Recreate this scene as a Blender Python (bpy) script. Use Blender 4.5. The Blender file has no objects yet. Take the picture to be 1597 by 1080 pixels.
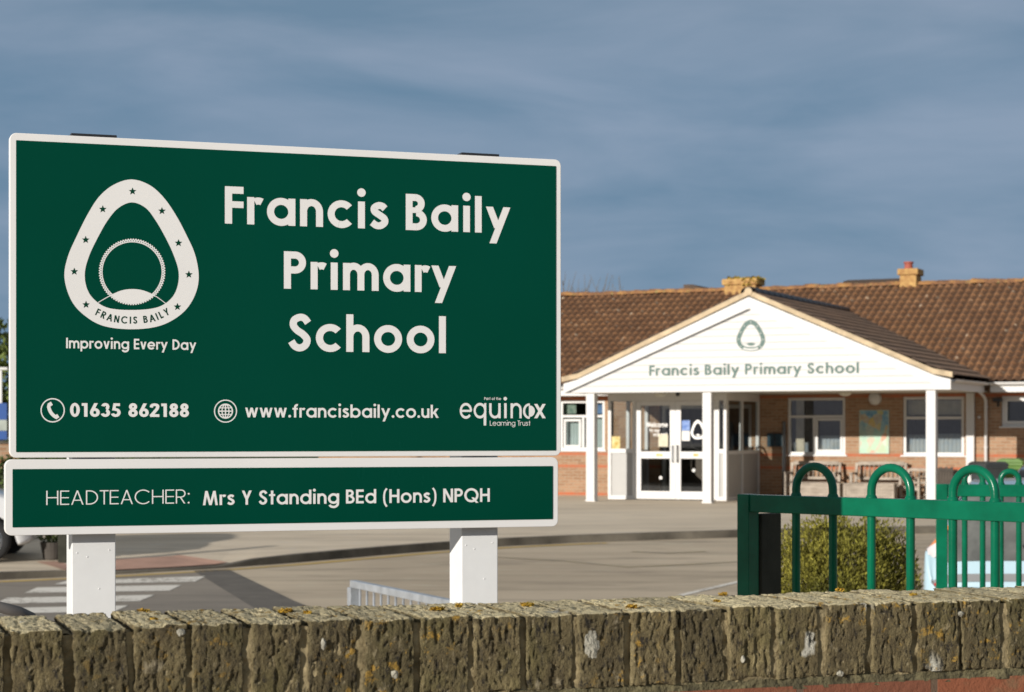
import bpy, math, random
from math import sin, cos, tan, pi, radians, sqrt, atan2
from mathutils import Vector, Matrix, noise

S = bpy.context.scene
COL = S.collection
random.seed(11)

# ------------------------------------------------------------------ camera
EYE = 1.5                      # metres above the school forecourt
FPX = 3100.0                   # focal length in pixels of the 1597 px wide picture
PW, CX, HZ = 1597.0, 798.5, 677.0
cam_d = bpy.data.cameras.new('camera')
cam = bpy.data.objects.new('camera', cam_d); COL.objects.link(cam)
cam.location = (0, 0, EYE); cam.rotation_euler = (radians(90), 0, 0)
cam_d.sensor_width = 36.0; cam_d.lens = FPX / PW * 36.0
cam_d.shift_y = (HZ - 540.0) / PW
cam_d.clip_start = 0.05; cam_d.clip_end = 3000
cam_d.dof.use_dof = True; cam_d.dof.focus_distance = 3.9; cam_d.dof.aperture_fstop = 13.0
S.camera = cam

# ------------------------------------------------------------------ light
SUN_AZ, SUN_EL = radians(42), radians(13.5)       # the sun is behind the camera, to the left
world = bpy.data.worlds.new('World'); S.world = world; world.use_nodes = True
nt = world.node_tree; nt.nodes.clear()
def wn(t, **k):
    n = nt.nodes.new(t)
    for a, b in k.items(): setattr(n, a, b)
    return n
w_out = wn('ShaderNodeOutputWorld'); w_bg = wn('ShaderNodeBackground'); w_bg.inputs[1].default_value = 0.1
w_sky = wn('ShaderNodeTexSky'); w_sky.sky_type = 'NISHITA'; w_sky.sun_disc = False
w_sky.sun_elevation = SUN_EL; w_sky.sun_rotation = radians(180) + SUN_AZ
w_sky.air_density = 1.2; w_sky.dust_density = 1.5
w_tc = wn('ShaderNodeTexCoord'); w_sep = wn('ShaderNodeSeparateXYZ')
w_map = wn('ShaderNodeMapping'); w_map.inputs['Scale'].default_value = (1.8, 1.8, 8.5)
w_map.inputs['Rotation'].default_value = (0.0, 0.14, 0.2)
w_no = wn('ShaderNodeTexNoise'); w_no.inputs['Scale'].default_value = 2.8; w_no.inputs['Detail'].default_value = 8; w_no.inputs['Roughness'].default_value = 0.52
w_no.inputs['Distortion'].default_value = 0.35
w_rp = wn('ShaderNodeValToRGB')
e = w_rp.color_ramp.elements
e[0].position = 0.36; e[0].color = (1.42, 2.44, 3.66, 1)
e[1].position = 0.66; e[1].color = (2.50, 3.34, 4.60, 1)
# unseen overhead sky, given an even neutral tone to tune the fill light
w_el = wn('ShaderNodeMapRange'); w_el.inputs['From Min'].default_value = 0.17; w_el.inputs['From Max'].default_value = 0.75
w_el.inputs['To Min'].default_value = 0.0; w_el.inputs['To Max'].default_value = 1.0
w_hz = wn('ShaderNodeMapRange'); w_hz.inputs['From Min'].default_value = 0.03; w_hz.inputs['From Max'].default_value = 0.19
w_hz.inputs['To Min'].default_value = 1.05; w_hz.inputs['To Max'].default_value = 0.98
w_mul = wn('ShaderNodeVectorMath', operation='SCALE')
w_mix = wn('ShaderNodeMix'); w_mix.data_type = 'RGBA'; w_mix.inputs[0].default_value = 0.96
L = nt.links.new
L(w_tc.outputs['Generated'], w_map.inputs[0]); L(w_map.outputs[0], w_no.inputs['Vector']); L(w_no.outputs[0], w_rp.inputs[0])
L(w_tc.outputs['Generated'], w_sep.inputs[0]); L(w_sep.outputs[2], w_el.inputs[0]); L(w_sep.outputs[2], w_hz.inputs[0])
w_top = wn('ShaderNodeMix'); w_top.data_type = 'RGBA'; w_top.inputs[7].default_value = (2.9, 2.95, 3.0, 1)
L(w_hz.outputs[0], w_mul.inputs[3]); L(w_rp.outputs[0], w_mul.inputs[0])
L(w_el.outputs[0], w_top.inputs[0]); L(w_mul.outputs[0], w_top.inputs[6])
L(w_sky.outputs[0], w_mix.inputs[6]); L(w_top.outputs[2], w_mix.inputs[7])
L(w_mix.outputs[2], w_bg.inputs[0]); L(w_bg.outputs[0], w_out.inputs[0])

sun_d = bpy.data.lights.new('sun', 'SUN'); sun_d.energy = 5.0; sun_d.angle = radians(0.55); sun_d.color = (1.0, 0.935, 0.85)
sun = bpy.data.objects.new('sun', sun_d); COL.objects.link(sun)
to_sun = Vector((-sin(SUN_AZ) * cos(SUN_EL), -cos(SUN_AZ) * cos(SUN_EL), sin(SUN_EL)))
sun.rotation_euler = to_sun.to_track_quat('Z', 'Y').to_euler(); sun.location = (-20, -20, 15)

S.view_settings.view_transform = 'Standard'; S.view_settings.look = 'None'
S.view_settings.exposure = 0.0; S.view_settings.gamma = 1.0
S.cycles.max_bounces = 6; S.cycles.transparent_max_bounces = 12; S.cycles.use_denoising = True
S.cycles.caustics_reflective = False; S.cycles.caustics_refractive = False

# ------------------------------------------------------------------ helpers: objects
def empty(name, loc=(0, 0, 0), rz=0.0, label=None, cat=None, group=None):
    o = bpy.data.objects.new(name, None); COL.objects.link(o)
    o.empty_display_size = 0.2
    o.location = loc; o.rotation_euler = (0, 0, rz)
    tag(o, label, cat, group)
    return o
def tag(o, label=None, cat=None, group=None, kind=None):
    if label: o['label'] = label
    if cat: o['category'] = cat
    if group: o['group'] = group
    if kind: o['kind'] = kind
    return o
def copy_tree(o, parent=None):
    c = o.copy(); COL.objects.link(c); c.parent = parent
    for ch in list(o.children): copy_tree(ch, c)
    return c

class MB:
    """collects faces, then links them as one mesh object"""
    def __init__(s): s.v = []; s.f = []
    def face(s, pts):
        n = len(s.v); s.v += [tuple(p) for p in pts]; s.f.append(tuple(range(n, n + len(pts))))
    def box(s, x0, x1, y0, y1, z0, z1):
        n = len(s.v)
        s.v += [(x0,y0,z0),(x1,y0,z0),(x1,y1,z0),(x0,y1,z0),(x0,y0,z1),(x1,y0,z1),(x1,y1,z1),(x0,y1,z1)]
        for q in ((3,2,1,0),(4,5,6,7),(0,1,5,4),(1,2,6,5),(2,3,7,6),(3,0,4,7)): s.f.append(tuple(n + i for i in q))
        return s
    def obox(s, p, q, w, h, up=(0, 0, 1)):
        """a bar from p to q, w wide and h deep"""
        p, q = Vector(p), Vector(q); d = (q - p).normalized()
        a = d.cross(Vector(up)); a = a.normalized() if a.length > 1e-6 else Vector((1, 0, 0)); b = a.cross(d).normalized()
        n = len(s.v)
        for c in (p, q):
            for i, j in ((-1,-1),(1,-1),(1,1),(-1,1)): s.v.append(tuple(c + a * (i * w / 2) + b * (j * h / 2)))
        for f in ((3,2,1,0),(4,5,6,7),(0,1,5,4),(1,2,6,5),(2,3,7,6),(3,0,4,7)): s.f.append(tuple(n + i for i in f))
        return s
    def tube(s, path, r, n=12, caps=True, r2=None):
        path = [Vector(p) for p in path]; m = len(path); prev = None; base = len(s.v)
        for i, p in enumerate(path):
            t = (path[min(i + 1, m - 1)] - path[max(i - 1, 0)]).normalized()
            if prev is None:
                a = t.cross(Vector((0, 0, 1)));  a = t.cross(Vector((1, 0, 0))) if a.length < 1e-3 else a
            else: a = prev - t * prev.dot(t)
            a.normalize(); prev = a; b = t.cross(a)
            rr = r if r2 is None else r + (r2 - r) * i / max(1, m - 1)
            for k in range(n):
                an = 2 * pi * k / n; s.v.append(tuple(p + a * (rr * cos(an)) + b * (rr * sin(an))))
        for i in range(m - 1):
            for k in range(n):
                k2 = (k + 1) % n; s.f.append((base + i*n + k, base + i*n + k2, base + (i+1)*n + k2, base + (i+1)*n + k))
        if caps:
            s.f.append(tuple(base + k for k in reversed(range(n)))); s.f.append(tuple(base + (m-1)*n + k for k in range(n)))
        return s
    def lathe(s, prof, c=(0, 0, 0), axis='z', n=24):
        """prof: (radius, height) pairs turned about the axis through c"""
        base = len(s.v)
        for r, h in prof:
            for k in range(n):
                a = 2 * pi * k / n; x, y = r * cos(a), r * sin(a)
                p = (x, y, h) if axis == 'z' else ((x, h, y) if axis == 'y' else (h, x, y))
                s.v.append((c[0] + p[0], c[1] + p[1], c[2] + p[2]))
        for i in range(len(prof) - 1):
            for k in range(n):
                k2 = (k + 1) % n; s.f.append((base+i*n+k, base+i*n+k2, base+(i+1)*n+k2, base+(i+1)*n+k))
        return s
    def prism(s, poly, y0, y1):
        """poly of (x, z), extruded along y"""
        n = len(poly); b = len(s.v)
        s.v += [(x, y0, z) for x, z in poly] + [(x, y1, z) for x, z in poly]
        s.f.append(tuple(b + i for i in range(n))); s.f.append(tuple(b + n + i for i in reversed(range(n))))
        for i in range(n):
            j = (i + 1) % n; s.f.append((b + i, b + n + i, b + n + j, b + j))
        return s
    def grid(s, rows):
        b = len(s.v); m = len(rows[0])
        for r in rows: s.v += [tuple(p) for p in r]
        for i in range(len(rows) - 1):
            for j in range(m - 1): s.f.append((b+i*m+j, b+i*m+j+1, b+(i+1)*m+j+1, b+(i+1)*m+j))
        return s
    def build(s, name, mat, parent=None, smooth=False, bevel=0, seg=2, label=None, recalc=True, subd=0):
        me = bpy.data.meshes.new(name); me.from_pydata(s.v, [], s.f)
        if recalc:
            import bmesh
            bm = bmesh.new(); bm.from_mesh(me); bmesh.ops.recalc_face_normals(bm, faces=bm.faces); bm.to_mesh(me); bm.free()
        if smooth:
            for p in me.polygons: p.use_smooth = True
        me.materials.append(mat)
        o = bpy.data.objects.new(name, me); COL.objects.link(o)
        if parent: o.parent = parent
        if bevel:
            md = o.modifiers.new('bevel', 'BEVEL'); md.width = bevel; md.segments = seg; md.limit_method = 'ANGLE'; md.angle_limit = radians(40)
            md.harden_normals = False
        if subd:
            md = o.modifiers.new('sub', 'SUBSURF'); md.levels = subd; md.render_levels = subd
        if label: o['label'] = label
        return o

# ------------------------------------------------------------------ helpers: materials
def mat(name, c, rough=0.6, var=0.0, vscale=5.0, bump=0.0, bscale=60.0, metal=0.0, coat=0.0, c2=None, spec=0.5, stretch=(1, 1, 1), island=0.0, sheen=0):
    m = bpy.data.materials.new(name); m.use_nodes = True
    t = m.node_tree; b = t.nodes['Principled BSDF']
    b.inputs['Roughness'].default_value = rough; b.inputs['Metallic'].default_value = metal
    b.inputs['Specular IOR Level'].default_value = spec
    if coat: b.inputs['Coat Weight'].default_value = coat; b.inputs['Coat Roughness'].default_value = 0.06
    b.inputs['Base Color'].default_value = (*c, 1)
    tc = t.nodes.new('ShaderNodeTexCoord'); mp = t.nodes.new('ShaderNodeMapping'); mp.inputs['Scale'].default_value = stretch
    t.links.new(tc.outputs['Object'], mp.inputs[0])
    if var or c2:
        n = t.nodes.new('ShaderNodeTexNoise'); n.inputs['Scale'].default_value = vscale; n.inputs['Detail'].default_value = 6; n.inputs['Roughness'].default_value = 0.6
        t.links.new(mp.outputs[0], n.inputs['Vector'])
        r = t.nodes.new('ShaderNodeValToRGB'); r.color_ramp.elements[0].position = 0.33; r.color_ramp.elements[1].position = 0.68
        lo = [x * (1 - var) for x in c]; hi = [min(1, x * (1 + var)) for x in c] if c2 is None else c2
        r.color_ramp.elements[0].color = (*lo, 1); r.color_ramp.elements[1].color = (*hi, 1)
        t.links.new(n.outputs[0], r.inputs[0]); src = r.outputs[0]
        if island:
            g = t.nodes.new('ShaderNodeNewGeometry'); mr = t.nodes.new('ShaderNodeMapRange')
            mr.inputs['To Min'].default_value = 1 - island; mr.inputs['To Max'].default_value = 1 + island
            t.links.new(g.outputs['Random Per Island'], mr.inputs[0])
            v = t.nodes.new('ShaderNodeVectorMath'); v.operation = 'SCALE'
            t.links.new(src, v.inputs[0]); t.links.new(mr.outputs[0], v.inputs[3]); src = v.outputs[0]
        t.links.new(src, b.inputs['Base Color'])
    if bump:
        n2 = t.nodes.new('ShaderNodeTexNoise'); n2.inputs['Scale'].default_value = bscale; n2.inputs['Detail'].default_value = 5
        t.links.new(mp.outputs[0], n2.inputs['Vector'])
        bp = t.nodes.new('ShaderNodeBump'); bp.inputs['Strength'].default_value = bump; bp.inputs['Distance'].default_value = 0.01
        t.links.new(n2.outputs[0], bp.inputs['Height']); t.links.new(bp.outputs[0], b.inputs['Normal'])
    return m

class NG:
    """short-hand for hand-wired materials"""
    def __init__(s, name, rough=0.8):
        s.m = bpy.data.materials.new(name); s.m.use_nodes = True; s.t = s.m.node_tree
        s.b = s.t.nodes['Principled BSDF']; s.b.inputs['Roughness'].default_value = rough
        s.tc = s.t.nodes.new('ShaderNodeTexCoord'); s.obj = s.tc.outputs['Object']
    def n(s, t, ins=None, **k):
        x = s.t.nodes.new(t)
        for a, b in k.items(): setattr(x, a, b)
        for a, b in (ins or {}).items():
            if hasattr(b, 'links') or isinstance(b, bpy.types.NodeSocket): s.t.links.new(b, x.inputs[a])
            else: x.inputs[a].default_value = b
        return x
    def mapv(s, scale=(1, 1, 1), loc=(0, 0, 0), rot=(0, 0, 0), v=None):
        return s.n('ShaderNodeMapping', {0: v or s.obj, 'Scale': scale, 'Location': loc, 'Rotation': rot}).outputs[0]
    def noise(s, scale, detail=5, rough=0.6, v=None, dist=0.0):
        return s.n('ShaderNodeTexNoise', {'Vector': v or s.obj, 'Scale': scale, 'Detail': detail, 'Roughness': rough, 'Distortion': dist}).outputs[0]
    def vor(s, scale, v=None, out='Distance', rnd=1.0):
        return s.n('ShaderNodeTexVoronoi', {'Vector': v or s.obj, 'Scale': scale, 'Randomness': rnd}).outputs[out]
    def ramp(s, f, stops):
        r = s.n('ShaderNodeValToRGB', {0: f}); els = r.color_ramp.elements
        while len(els) < len(stops): els.new(0.5)
        for el, (p, c) in zip(els, stops): el.position = p; el.color = (*c, 1) if len(c) == 3 else c
        return r.outputs[0]
    def thr(s, f, a, b):
        return s.n('ShaderNodeMapRange', {0: f, 1: a, 2: b, 3: 0.0, 4: 1.0}).outputs[0]
    def math(s, op, a, b=0.0):
        return s.n('ShaderNodeMath', {0: a, 1: b}, operation=op).outputs[0]
    def mix(s, f, a, b):
        x = s.n('ShaderNodeMix', data_type='RGBA')
        for i, q in ((0, f), (6, a), (7, b)):
            if isinstance(q, bpy.types.NodeSocket): s.t.links.new(q, x.inputs[i])
            else: x.inputs[i].default_value = q if i == 0 else ((*q, 1) if len(q) == 3 else q)
        return x.outputs[2]
    def col(s, c): s.t.links.new(c, s.b.inputs['Base Color']); return s
    def bump(s, h, strength=0.5, dist=0.01):
        bp = s.n('ShaderNodeBump', {'Height': h, 'Strength': strength, 'Distance': dist}); s.t.links.new(bp.outputs[0], s.b.inputs['Normal']); return s
    def sepxyz(s, v=None): return s.n('ShaderNodeSeparateXYZ', {0: v or s.obj}).outputs
    def comb(s, x, y, z=0.0): return s.n('ShaderNodeCombineXYZ', {0: x, 1: y, 2: z}).outputs[0]

WHITE = mat('white_plastic', (.72, .71, .69), .35, .04, 1.5)
UPVC = mat('white_window_plastic', (.66, .655, .64), .4, .05, 1.2)
BOARD = None
GREYPANEL = mat('grey_door_panel', (.40, .395, .38), .5, .05, 2)
GALV = mat('galvanised_steel', (.50, .53, .56), .45, .18, 14, .05, 80, metal=.55)
RAILGREEN = mat('green_powder_coat', (.001, .118, .060), .24, .20, 9.0, .06, 70, spec=.25)
RAILDARK = mat('dark_timber_post', (.042, .042, .031), .8, .25, 8, .2, 60, spec=.2)
SIGNGREEN = mat('green_sign_film', (.0003, .051, .0275), .20, .05, 1.2, .008, 40, spec=.22)
def film():
    g = NG('green_sign_film', .2); n1 = g.noise(1.1, 4, .6); n2 = g.noise(5, 6, .7, v=g.mapv((1, 1, .25)))
    g.col(g.mix(g.math('MULTIPLY', g.thr(n1, .35, .7), .6), (.0002,.053,.031), (.0004,.063,.040)))
    g.t.links.new(g.n('ShaderNodeMapRange', {0: n2, 1: .35, 2: .7, 3: .14, 4: .34}).outputs[0], g.b.inputs['Roughness'])
    g.b.inputs['Specular IOR Level'].default_value = .07; g.bump(g.noise(7, 2, .5), .02, .01); return g.m
SIGNGREEN = film()
SIGNWHITE = mat('white_sign_film', (.82, .81, .79), .38, .03, 2.0)
POSTWHITE = mat('white_post_paint', (.79, .80, .795), .42, .05, 6.0, .015, 60)
LETTER = mat('white_vinyl_lettering', (.82, .81, .79), .4, .02, 3)
DARKLET = mat('dark_green_vinyl', (.0005, .045, .022), .4, .03, 3, spec=.2)
GABLELET = mat('grey_green_lettering', (.035, .10, .082), .5, .05, 3)
BLACK = mat('black_plastic', (.018, .018, .02), .45, .2, 5)
TYRE = mat('tyre_rubber', (.022, .022, .022), .8, .2, 20)
ALLOY = mat('alloy_rim', (.62, .62, .62), .3, .05, 5, metal=.8)
CREAM = mat('cream_fabric', (.55, .50, .40), .9, .1, 6)
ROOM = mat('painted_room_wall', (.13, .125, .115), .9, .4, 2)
def glass(name, tint=(.80, .84, .84), clear=.93):
    g = NG(name); t = g.t
    tr = g.n('ShaderNodeBsdfTransparent', {0: (*tint, 1)}); gl = g.n('ShaderNodeBsdfGlossy', {0: (.9, .95, 1, 1), 'Roughness': .02})
    lw = g.n('ShaderNodeLayerWeight', {0: .22}); mr = g.n('ShaderNodeMapRange', {0: lw.outputs['Fresnel'], 1: 0., 2: 1., 3: 1 - clear, 4: 1.})
    mx = g.n('ShaderNodeMixShader', {0: mr.outputs[0], 1: tr.outputs[0], 2: gl.outputs[0]})
    t.links.new(mx.outputs[0], t.nodes['Material Output'].inputs[0]); return g.m
GLASS = glass('window_glass')
CARGLASS = mat('dark_car_glass', (.012, .014, .016), .04, 0, spec=.6)

# ------------------------------------------------------------------ ground profile
G0 = -0.35
def road_z(y):
    if y <= 20: return G0
    if y >= 32: return -0.10
    return G0 + (y - 20) / 12 * (-0.10 - G0)
def ground_at(x, y, lift=0.0):
    """where the line of sight through a point of the photo meets the car park"""
    u, v = (x - CX) / FPX, (y - HZ) / FPX
    Y = 20.0
    lo, hi = 3.0, 400.0
    for _ in range(60):
        m = (lo + hi) / 2
        if EYE - v * m > road_z(m) + lift: lo = m
        else: hi = m
    return Vector((u * lo, lo, road_z(lo) + lift))

# asphalt and paving
def asphalt(name, c1, c2, dark, wear=.5):
    g = NG(name, .9)
    big = g.noise(.22, 4, .55, dist=.6); mid = g.noise(1.6, 5, .6, v=g.mapv((.35, 1.3, 1))); fine = g.noise(90, 3, .7)
    c = g.mix(g.thr(big, .35, .68), c1, c2)
    c = g.mix(g.math('MULTIPLY', g.thr(mid, .52, .74), wear), c, dark)
    c = g.mix(g.math('MULTIPLY', g.thr(fine, .35, .75), .35), c, c2)
    st = g.noise(.9, 6, .7, v=g.mapv((.12, 1.5, 1), (5, 2, 0)), dist=.4)
    c = g.mix(g.math('MULTIPLY', g.thr(st, .50, .70), wear*.75), c, tuple(x*.62 for x in c1))
    c = g.mix(g.math('MULTIPLY', g.thr(g.noise(3.5, 4, .7, v=g.mapv((.5, 1.2, 1), (1, 9, 0))), .60, .72), .5), c, tuple(min(.62, x*1.25) for x in c2))
    crack = g.vor(.32, v=g.mapv((1, 1.6, 1)), out='Distance')
    g.col(c).bump(g.math('ADD', fine, g.math('MULTIPLY', mid, .4)), .5, .006)
    return g.m
ASPHALT = asphalt('worn_asphalt', (.455, .37, .265), (.62, .515, .375), (.24, .195, .145), .9)
PAVING = asphalt('pale_concrete_paving', (.60, .50, .37), (.74, .63, .48), (.38, .315, .235), .75)
KERBM = mat('kerb_concrete', (.095, .082, .062), .9, .35, 1.2, .4, 40, c2=(.20, .175, .135))
def paint(name, c, under, keep=.42):
    g = NG(name, .85); w = g.noise(14, 5, .7); w2 = g.noise(1.3, 3, .5)
    g.col(g.mix(g.thr(g.math('ADD', w, g.math('MULTIPLY', w2, .5)), keep + .18, keep + .32), under, c)); return g.m
ZEBRA = paint('worn_white_road_paint', (.80, .76, .68), (.30, .26, .21), .40)
YELLOW = paint('worn_yellow_road_paint', (.55, .37, .09), (.36, .30, .23), .40)
FAINT = paint('faint_yellow_bay_paint', (.44, .37, .20), (.35, .31, .25), .50)
PATCH = mat('fresh_dark_asphalt', (.135, .12, .10), .9, .2, 3, .4, 70)
TACTILE = mat('pink_tactile_paving', (.50, .30, .22), .9, .2, 1.5, .3, 30)

X0, X1 = -500, 500
g = MB()
for a, b in ((-200, 20), (20, 32), (32, 700)):
    g.face([(X0, a, road_z(a)), (X1, a, road_z(a)), (X1, b, road_z(b)), (X0, b, road_z(b))])
tag(g.build('ground', ASPHALT), kind='structure')
g = MB(); g.face([(-400, 66, -.09), (400, 66, -.09), (400, 640, -.09), (-400, 640, -.09)])
tag(g.build('grass_field', mat('rough_grass', (.055, .085, .022), .95, .4, .15, c2=(.13, .15, .05))), kind='structure')

KERB = [(-330, 917, .1), (-120, 910, .1), (0, 905, .09), (90, 901, .08), (180, 896.5, .035), (270, 891.5, .03), (350, 886.5, .03), (400, 882.6, .085), (460, 878.4, .11),
        (560, 869.5, .115), (660, 861, .115), (780, 852.5, .115), (900, 847, .115), (1000, 843.5, .115), (1155, 838.5, .115), (1300, 835, .115), (1500, 831.5, .115), (1750, 828, .115)]
kp = []
for i in range(len(KERB) - 1):
    for k in range(6):
        f = k / 6; a, b = KERB[i], KERB[i + 1]
        kp.append((ground_at(a[0] + (b[0]-a[0])*f, a[1] + (b[1]-a[1])*f), a[2] + (b[2]-a[2])*f))
kp.append((ground_at(KERB[-1][0], KERB[-1][1]), KERB[-1][2]))
# smooth the kerb line a little
P2 = [k[0] for k in kp]
for _ in range(6):
    P2 = [P2[0]] + [(P2[i-1] + P2[i]*2 + P2[i+1]) / 4 for i in range(1, len(P2)-1)] + [P2[-1]]
kp = [(Vector((p.x, p.y, road_z(p.y))), h) for p, (_, h) in zip(P2, kp)]
def offs(i, d):
    a, b = kp[max(0, i-1)][0], kp[min(len(kp)-1, i+1)][0]; t = (b - a); t.z = 0; t.normalize()
    n = Vector((-t.y, t.x, 0)); p = kp[i][0] + n * d; return Vector((p.x, p.y, road_z(p.y)))
kb = MB(); rows = [[], [], [], []]
for i, (p, h) in enumerate(kp):
    q = offs(i, .015); r = offs(i, .14)
    rows[0].append((p.x, p.y, p.z - .05)); rows[1].append((q.x, q.y, q.z + h)); rows[2].append((r.x, r.y, r.z + h)); rows[3].append((r.x, r.y, r.z - .05))
kb.grid(rows); tag(kb.build('kerb', KERBM), kind='structure')
pv = MB(); cols = []
for i, (p, h) in enumerate(kp):
    q = offs(i, .14); c = []
    for k in range(9):
        y = q.y + (32 - q.y) * k / 8 if q.y < 31.5 else q.y + .05 * k
        hh = h + (.10 - h) * min(1, (y - q.y) / 2.0) if h != .10 else .10
        x = q.x * (1 + (y - q.y) * .01)
        c.append((x, y, road_z(y) + hh - .004))
    for y in (38, 80): c.append((q.x * y / q.y, y, 0.0 - .004))
    cols.append(c)
pv.grid([list(r) for r in zip(*cols)]); tag(pv.build('pavement', PAVING), kind='structure')

def sheet(name, m, polys, lift):
    b = MB()
    for (a, c, d, e) in polys:
        lerp = lambda s, t, f: (s[0]+(t[0]-s[0])*f, s[1]+(t[1]-s[1])*f)
        b.grid([[ground_at(*lerp(lerp(a, c, i/8), lerp(e, d, i/8), j/6), lift) for i in range(9)] for j in range(7)])
    return tag(b.build(name, m), kind='structure')
sheet('zebra_crossing', ZEBRA, [[(85,911.5),(105,906),(320,899),(304,907.5)], [(38,925),(58,916.5),(283,912.5),(264,921.5)],
      [(-6,942),(10,932.5),(241,928),(218,937.5)], [(-40,958),(-14,949),(200,944.5),(178,954)]], .007)
ROADM = asphalt('darker_road_asphalt', (.235, .205, .168), (.30, .26, .21), (.15, .13, .11), .7)
rs = MB(); edge = [(-150,914),(0,907),(60,905),(120,902),(180,898.5),(230,895.5),(275,893),(315,891.5),(340,890.5)]
rs.grid([[ground_at(x + (x+60)*.55*k/9, y + (1010-y)*k/9, .003) for x, y in edge] for k in range(10)]); tag(rs.build('road_surface', ROADM), kind='structure')
sheet('asphalt_patch', PATCH, [[(302,890.5),(356,888),(458,937),(386,942)], [(386,942),(458,937),(520,962),(440,975)]], .005)
yl = MB(); yl.grid([[offs(i, d) + Vector((0, 0, .005)) for i in range(0, 75)] for d in (-.34, -.19)]); tag(yl.build('yellow_line', YELLOW), kind='structure')
def line(name, m, pts, w, lift=.005):
    P = [ground_at(x, y, lift) for x, y in pts]; b = MB(); r0, r1 = [], []
    for i, p in enumerate(P):
        t = (P[min(i+1, len(P)-1)] - P[max(i-1, 0)]); t.z = 0; t.normalize(); n = Vector((-t.y, t.x, 0)) * w / 2
        r0.append(p + n); r1.append(p - n)
    b.grid([r0, r1]); return tag(b.build(name, m), kind='structure')
line('parking_bay_line', FAINT, [(760,868),(880,875),(980,884.5),(1080,880),(1300,868)], .09)
line('parking_bay_line', FAINT, [(985,860),(1040,863),(1100,860)], .10)
line('parking_bay_line', ZEBRA, [(1060,929),(1110,917),(1180,901)], .10)
# tactile paving behind the dropped kerb
tp = MB(); tp.grid([[(lambda q: q + Vector((0, 0, kp[i][1] + (.10-kp[i][1])*min(1, (d-.14)/2.0) + .012)))(offs(i, d)) for i in range(19, 39)] for d in (.16, .45, .8, 1.25)]); tag(tp.build('tactile_paving', TACTILE), kind='structure')
# ------------------------------------------------------------------ lettering: a geometric alphabet drawn with strokes
class Pen:
    def __init__(s, w): s.w = w; s.p = []
    def rect(s, x0, y0, x1, y1): s.p.append([(x0,y0),(x1,y0),(x1,y1),(x0,y1)])
    def vst(s, x, y0, y1, w=None): s.rect(x, y0, x + (w or s.w), y1)            # stem, x is its left side
    def bar(s, y, x0, x1, w=None): w = w or s.w; s.rect(x0, y, x1, y + w)        # bar, y is its lower side
    def dia(s, xa, ya, xb, yb, f=1.0):
        """slanted stroke with level ends; xa, xb are centre positions"""
        h = s.w * f * sqrt((xb-xa)**2 + (yb-ya)**2) / abs(yb-ya) / 2
        s.p.append([(xa-h,ya),(xa+h,ya),(xb+h,yb),(xb-h,yb)])
    def arc(s, cx, cy, rx, ry, a0, a1, w=None, n=None):
        w = w or s.w; n = n or max(6, int(abs(a1-a0)/9)); q = []
        for i in range(n+1):
            a = radians(a0 + (a1-a0)*i/n); c, d = cos(a), sin(a)
            q.append(((cx+rx*c, cy+ry*d), (cx+(rx-w)*c, cy+(ry-w)*d)))
        for i in range(n): s.p.append([q[i][0], q[i+1][0], q[i+1][1], q[i][1]])
    def path(s, pts, w=None, smooth=True, k=7):
        w = (w or s.w)/2; P = [Vector((x, y, 0)) for x, y in pts]
        if smooth:
            Q = []
            for i in range(len(P)-1):
                a = P[i-1] if i else P[0]*2-P[1]; b, c = P[i], P[i+1]; d = P[i+2] if i+2 < len(P) else P[-1]*2-P[-2]
                for j in range(k):
                    t = j/k; Q.append(.5*((2*b)+(c-a)*t+(2*a-5*b+4*c-d)*t*t+(3*b-a-3*c+d)*t**3))
            Q.append(P[-1]); P = Q
        q = []
        for i in range(len(P)):
            t = (P[min(i+1,len(P)-1)]-P[max(i-1,0)]).normalized(); n = Vector((-t.y,t.x,0))*w
            q.append(((P[i]+n)[:2], (P[i]-n)[:2]))
        for i in range(len(P)-1): s.p.append([q[i][0],q[i+1][0],q[i+1][1],q[i][1]])
    def disc(s, cx, cy, r, n=20): s.p.append([(cx+r*cos(2*pi*i/n), cy+r*sin(2*pi*i/n)) for i in range(n)])

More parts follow.
